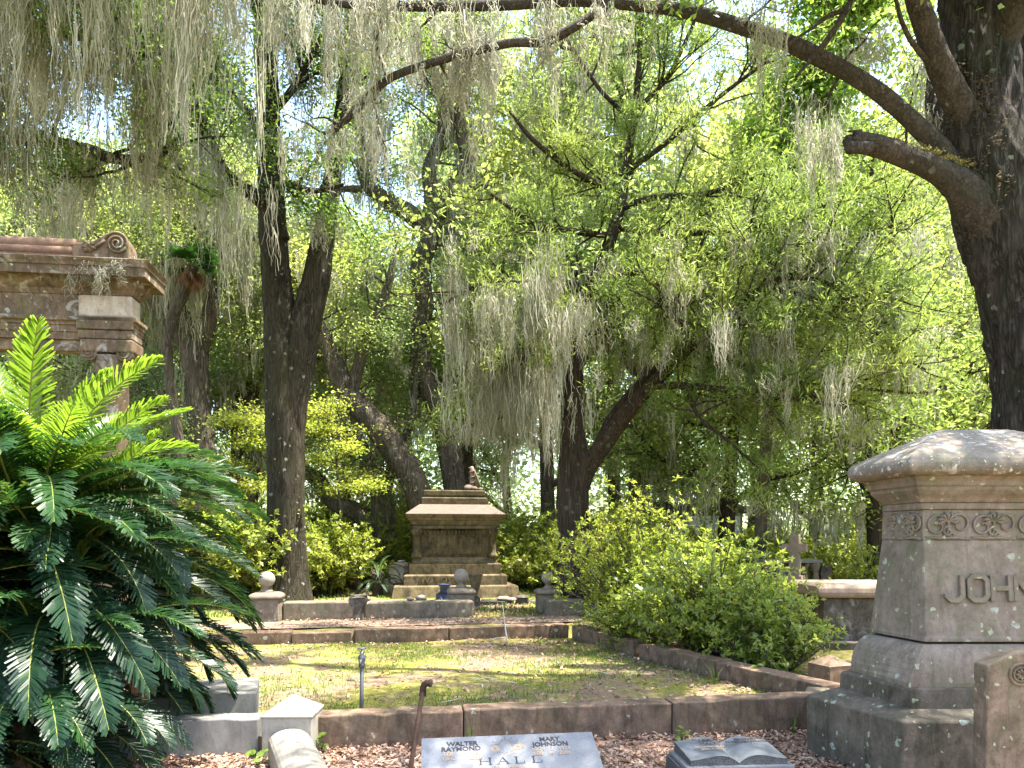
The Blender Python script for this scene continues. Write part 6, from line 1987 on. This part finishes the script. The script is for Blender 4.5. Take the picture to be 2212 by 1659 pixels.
def cycad(name, loc, heads, label, seed, trunk_h=None, sc=1.0, group=None):
    rng = np.random.default_rng(seed)
    root = empty(name, loc, label, 'cycad', group)
    for (hx_, hy_, hz2, ny_, nm_, nd_, ndead, s_) in heads:
        mb = MB()
        H = hz2
        mb.tube([(hx_ * .7, hy_ * .7, -.1), (hx_ * .9, hy_ * .9, H * .5), (hx_, hy_, H - .05)], [.16 * sc, .15 * sc, .12 * sc], 14)
        for k in range(60):
            a = k * 2.4; zz = H * (.1 + .85 * k / 60)
            f_ = .7 + .3 * zz / H
            bx_, by_ = hx_ * f_ + .13 * sc * math.cos(a), hy_ * f_ + .13 * sc * math.sin(a)
            mb.tube([(bx_, by_, zz), (bx_ + .05 * math.cos(a), by_ + .05 * math.sin(a), zz + .05)], [.03, .012], 5)
        mb.build('trunk', M['stem_bark'], root)
        k = 0
        for kind, cnt in (('young', ny_), ('mid', nm_), ('dark', nd_), ('dead', ndead)):
            for j in range(cnt):
                me = FM[kind][j % len(FM[kind])]
                o = link('frond', me, None, root)
                az = k * 2.39996 + rng.normal(0, .12)
                k += 1
                o.location = (hx_ + .06 * math.cos(az), hy_ + .06 * math.sin(az), H - (.0 if kind in ('young', 'mid') else .12 + .2 * rng.uniform()))
                pitch = rng.normal(0, .14)
                o.rotation_euler = (rng.normal(0, .15), pitch, az)
                q = s_ * rng.uniform(.85, 1.12) * sc
                o.scale = (q, q, q)
    return root


hx1, _, _ = P(45, 1100, 5.5)
cyc = cycad('sago_cycad', (hx1, 5.5, 0), [(.04, .05, 1.62, 24, 62, 56, 9, 1.10), (.33, -.05, 1.2, 3, 28, 46, 8, .97), (.38, -.42, .70, 1, 18, 38, 7, .84), (-.5, -.4, 1.25, 9, 28, 34, 3, 1.05), (.15, -.85, .5, 0, 14, 30, 3, .82), (-.35, -.9, .9, 1, 16, 26, 2, .82)],
            'large sago cycad at lower left with bright upright and dark drooping fronds', 5)
for r_ in (): pass
cycad('sago_cycad', ((815 - 1106) / F * 18.3, 18.3, .2), [(0, 0, .62, 0, 6, 14, 2, .62)], 'small dark cycad drooping over the stone planter left of the far monument', 6, sc=.8)
cycad('sago_cycad', ((1598 - 1106) / F * 17, 17, .15), [(0, 0, 1.1, 2, 18, 14, 0, .62)], 'small cycad rising behind the azaleas below the white vault', 7, sc=.9)

# ------------------------------------------------------------------ leaf litter, grass, weeds
rng = np.random.default_rng(80)


def scatter(n, fn):
    pts = []
    while len(pts) < n:
        p = fn()
        if p is not None: pts.append(p)
    return np.array(pts)


def litter_mesh(P0, size, rng):
    n = len(P0)
    d = rng.uniform(0, 2 * PI, n)
    tilt = rng.normal(0, .38, (n, 2))
    D = unit(np.stack([np.cos(d), np.sin(d), tilt[:, 0]], 1))
    Sd = unit(np.stack([-np.sin(d), np.cos(d), tilt[:, 1]], 1))
    Up = np.cross(D, Sd)
    L = (size * rng.uniform(.5, 1.3, n))[:, None]; W = L * rng.uniform(.2, .34, (n, 1)); cu = L * rng.uniform(-.05, .28, (n, 1))
    a = P0; b = P0 + D * L * .5 + Sd * W + Up * cu; c = P0 + D * L + Up * cu * .3; e = P0 + D * L * .5 - Sd * W + Up * cu
    m_ = P0 + D * L * .5
    V = np.stack([a, b, c, m_, e], 1).reshape(-1, 3)
    i = np.arange(n)[:, None] * 5
    Q = np.concatenate([i + np.array([[0, 3, 2, 1]]), i + np.array([[0, 4, 2, 3]])])
    r_ = rng.uniform(0, 1, n) ** 1.2
    return V, Q, np.concatenate([r_, r_])


n = 21000
x = rng.uniform(-3.2, 4.2, n); y = front_line(x) - rng.uniform(0, 1, n) ** 1.0 * 1.35
z = height(x, y) + .033 + np.abs(rng.normal(0, .008, n))
pts = [np.stack([x, y, z], 1)]
n = 9500     # inside the plot, thicker towards the right kerb
x = rng.uniform(-3.6, 2.9, n); y = rng.uniform(5.9, 12.0, n)
kx = 2.94 - (y - 7.0) * .455
ok = (x < kx) & (y < step_line(x)) & (y > front_line(x) + .2)
dens = np.clip(.20 + .8 * np.exp(-(kx - x) / .8) + .5 * np.exp(-(y - front_line(x) - .2) / .35) + .35 * np.exp(-(step_line(x) - y) / .3), 0, 1)
ok &= rng.uniform(0, 1, n) < dens
x, y = x[ok], y[ok]
pts.append(np.stack([x, y, height(x, y) + .01], 1))
n = 5000
x = rng.uniform(-4, 1.0, n); y = step_line(x) + .36 + rng.uniform(0, 1, n) ** 1.3 * 4
pts.append(np.stack([x, y, height(x, y) + .026], 1)[rng.uniform(0, 1, n) < .6])
n = 3000
y = rng.uniform(6, 12, n); x = 2.94 - (y - 7.0) * .455 + .27 + rng.uniform(0, 2.2, n)
pts.append(np.stack([x, y, height(x, y) + .01], 1))
for k, (p_, sz, lab) in enumerate(((pts[0], .044, 'layer of dry pinkish brown fallen leaves in front of the stone kerb'), (np.vstack(pts[1:]), .06, 'thin scatter of dry brown leaves over the mossy plot and terrace'))):
    V, Q, r_ = litter_mesh(p_, sz, rng)
    o = np_mesh('leaf_litter', V, Q, M['litter'], None, rnd=r_)
    tag(o, lab, 'fallen leaves', kind='stuff')

# grass tufts
def grass(P0, h, rng, blades=14, wid=.004, spread=.04):
    n = len(P0) * blades
    c = np.repeat(P0, blades, 0) + np.concatenate([rng.normal(0, spread, (n, 2)), np.zeros((n, 1))], 1)
    a = rng.uniform(0, 2 * PI, n); lean = rng.uniform(.1, .9, n)[:, None]
    D = np.stack([np.cos(a), np.sin(a), np.zeros(n)], 1)
    H = (np.repeat(h, blades) * rng.uniform(.5, 1.2, n))[:, None]
    Sd = np.stack([-np.sin(a), np.cos(a), np.zeros(n)], 1) * wid
    up = np.array([0, 0, 1.])
    m_ = c + up * H * .6 + D * H * lean * .3; t_ = c + up * H * .95 + D * H * lean * .9
    V = np.stack([c - Sd, c + Sd, m_ + Sd * .8, m_ - Sd * .8, t_ + Sd * .12, t_ - Sd * .12], 1).reshape(-1, 3)
    i = np.arange(n)[:, None] * 6
    Q = np.concatenate([i + np.array([[0, 1, 2, 3]]), i + np.array([[3, 2, 4, 5]])])
    r_ = rng.uniform(0, 1, n)
    return V, Q, np.concatenate([r_, r_])


n = 4400
x = rng.uniform(-3.6, 2.6, n); y = rng.uniform(5.95, 11.9, n)
kx = 2.94 - (y - 7.0) * .455
pat = np.sin(x * 2.3 + 1.3 * np.sin(y * 1.1)) + np.sin(y * 1.9 + x * .7 + 2)
ok = (x < kx) & (y < step_line(x)) & (y > front_line(x) + .2) & (pat + rng.normal(0, .8, n) > .3)
V1 = grass(np.stack([x, y, height(x, y)], 1)[ok], rng.uniform(.02, .06, ok.sum()), rng, 8, .004, .06)
n = 2600
x = rng.uniform(-14, 12, n); y = 13.2 + rng.uniform(0, 1, n) ** 1.4 * 22
V2 = grass(np.stack([x, y, height(x, y)], 1), np.full(n, .09), rng, 8, .012, .12)
for (V, Q, r_), lab in ((V1, 'short green grass growing in patches on the mossy plot'), (V2, 'grass among the far graves and trees')):
    o = np_mesh('grass', V, Q, M['grass_blade'], None, rnd=r_)
    tag(o, lab, 'grass', kind='stuff')
# single tall blades by the kerbs
sel = np.array([G(1018, 1606)[:3], G(1500, 1470)[:3], G(1545, 1482)[:3], G(1480, 1590, 0)[:3], G(700, 1610)[:3], G(1720, 1600)[:3], G(1300, 1400)[:3]])
sel = np.array([(a, front_line(a) - .05, .02) if b < 6 else (a, b, .02) for a, b, _ in sel])
V, Q, r_ = grass(sel, np.array([.2, .3, .26, .14, .12, .2, .22]), rng, 5, .005, .015)
tag(np_mesh('tall_grass', V, Q, M['grass_blade'], None, rnd=r_), 'few tall single grass blades beside the kerbs', 'grass', kind='stuff')

# little broad-leaved weeds
for k, (a, b, s_, lab) in enumerate((((694 - 1106) / F * 5.4, 5.42, 1.0, 'small round leaved weed growing against the marble post'), ((1480 - 1106) / F * 5.6, 5.66, .9, 'green seedling behind the open book stone'), ((560 - 1106) / F * 5.1, 5.1, 1.2, 'low green weed in the leaf litter left of the marble post'), ((1165 - 1106) / F * 5.0, 5.2, .6, 'tiny weed beside the granite gravestone'))):
    rr = np.random.default_rng(90 + k)
    root = empty('weed', (a, b, .02), lab, 'plant')
    V, Q = [], []
    mb = MB()
    for j in range(9):
        az = rr.uniform(0, 6.28); hh_ = rr.uniform(.04, .16) * s_; d = rr.uniform(.01, .07) * s_
        tip = np.array([d * math.cos(az), d * math.sin(az), hh_])
        mb.tube([(0, 0, -.02), tip * .5 + np.array([0, 0, .01]), tip], [.002, .002, .0012], 4)
        r0 = rr.uniform(.012, .024) * s_
        nrm = unit(np.array([[rr.normal(0, .4), -.6 + rr.normal(0, .3), 1]]))[0]
        u_ = np.cross(nrm, [1, 0, 0]); u_ /= np.linalg.norm(u_); v_ = np.cross(nrm, u_)
        i0 = len(V)
        ring = [tip + u_ * r0 * math.cos(q) * (1.15 if q < 3 else 1) + v_ * r0 * math.sin(q) for q in np.linspace(0, 2 * PI, 9)[:-1]]
        V += ring
        Q += [(i0, i0 + 1, i0 + 2, i0 + 3), (i0, i0 + 3, i0 + 4, i0 + 7), (i0 + 4, i0 + 5, i0 + 6, i0 + 7)]
    mb.build('stems', M['grass_blade'], root)
    np_mesh('leaves', np.array(V), np.array(Q), M['grass_blade'], root, rnd=rr.uniform(.3, 1, len(Q)))

# dead branch stuck in the ground near the far step
x0, y0, _ = G(1096, 1405)
y0 = 11.1; x0 = (1096 - 1106) / F * y0
db2 = empty('dead_branch', (x0, y0, 0), 'thin pale dead branch standing up in front of the far step', 'branch')
mb = MB()
mb.tube([(0, 0, -.05), (-.01, 0, .12), (-.035, .01, .3), (-.05, .02, .42), (-.07, .02, .62)], [.013, .012, .010, .008, .004], 7)
mb.tube([(-.01, 0, .13), (-.15, -.01, .12), (-.33, -.02, .09)], [.009, .007, .003], 6)
mb.tube([(-.035, .01, .30), (-.12, 0, .35), (-.19, 0, .42)], [.008, .006, .003], 6)
mb.tube([(-.035, .01, .28), (.05, 0, .32), (.09, 0, .36)], [.006, .004, .002], 6)
t = NT('dead_wood'); t.done(t.bsdf(t.mix(t.noise(t.co(), 30, 4), (.40, .36, .30), (.58, .54, .46)), .8))
mb.build('twigs', M['dead_wood'], db2)
mb = MB()
rr = np.random.default_rng(99)
for k in range(34):
    x0 = rr.uniform(-3, 3.6); y0 = front_line(x0) - rr.uniform(.05, 1.1)
    if k % 3 == 0: x0 = rr.uniform(-2.5, 1.8); y0 = rr.uniform(6.4, 10.8)
    a = rr.uniform(0, 3.14); L = rr.uniform(.08, .3)
    z0 = float(height(x0, y0)) + .045
    mb.tube([(x0, y0, z0), (x0 + L * .5 * math.cos(a), y0 + L * .5 * math.sin(a), z0 + rr.uniform(0, .02)), (x0 + L * math.cos(a + .3), y0 + L * math.sin(a + .3), z0)], [.004, .0035, .002], 5)
tag(mb.build('fallen_twigs', M['dead_wood']), 'dry twigs lying among the fallen leaves', 'twigs', kind='stuff')

# moss rag and lichen tuft on the memorial's cornice
rng = np.random.default_rng(91)
a = lp([(px_, 573, 7.78, 1) for px_ in np.linspace(90, 268, 26)])[:, :3]
V, Q, r_ = moss_arrays(a + rng.normal(0, .02, a.shape), rng.uniform(.08, .42, 26) * np.where((np.arange(26) > 7) & (np.arange(26) < 20), 1.2, .5), rng, strands=26, width=.006, rad=.045, K=5)
tag(np_mesh('spanish_moss', V, Q, M['moss'], None, rnd=r_), 'small ragged tuft of grey moss clinging to the memorial cornice', 'spanish moss', kind='stuff')

tot = 0
for me in bpy.data.meshes:
    if me.users: tot += sum(1 for _ in ()) or len(me.loops) - 2 * len(me.polygons)
print('TRIANGLES', tot, 'objects', len(bpy.data.objects))

# lettering and inscriptions become plain meshes
dg = bpy.context.evaluated_depsgraph_get()
for o in [k for k in C.objects if k.type == 'FONT']:
    me = bpy.data.meshes.new_from_object(o.evaluated_get(dg))
    n_ = bpy.data.objects.new(o.name, me)
    C.objects.link(n_)
    n_.parent = o.parent
    n_.location = o.location; n_.rotation_euler = o.rotation_euler; n_.scale = o.scale
    nm = o.name
    bpy.data.objects.remove(o)
    n_.name = nm
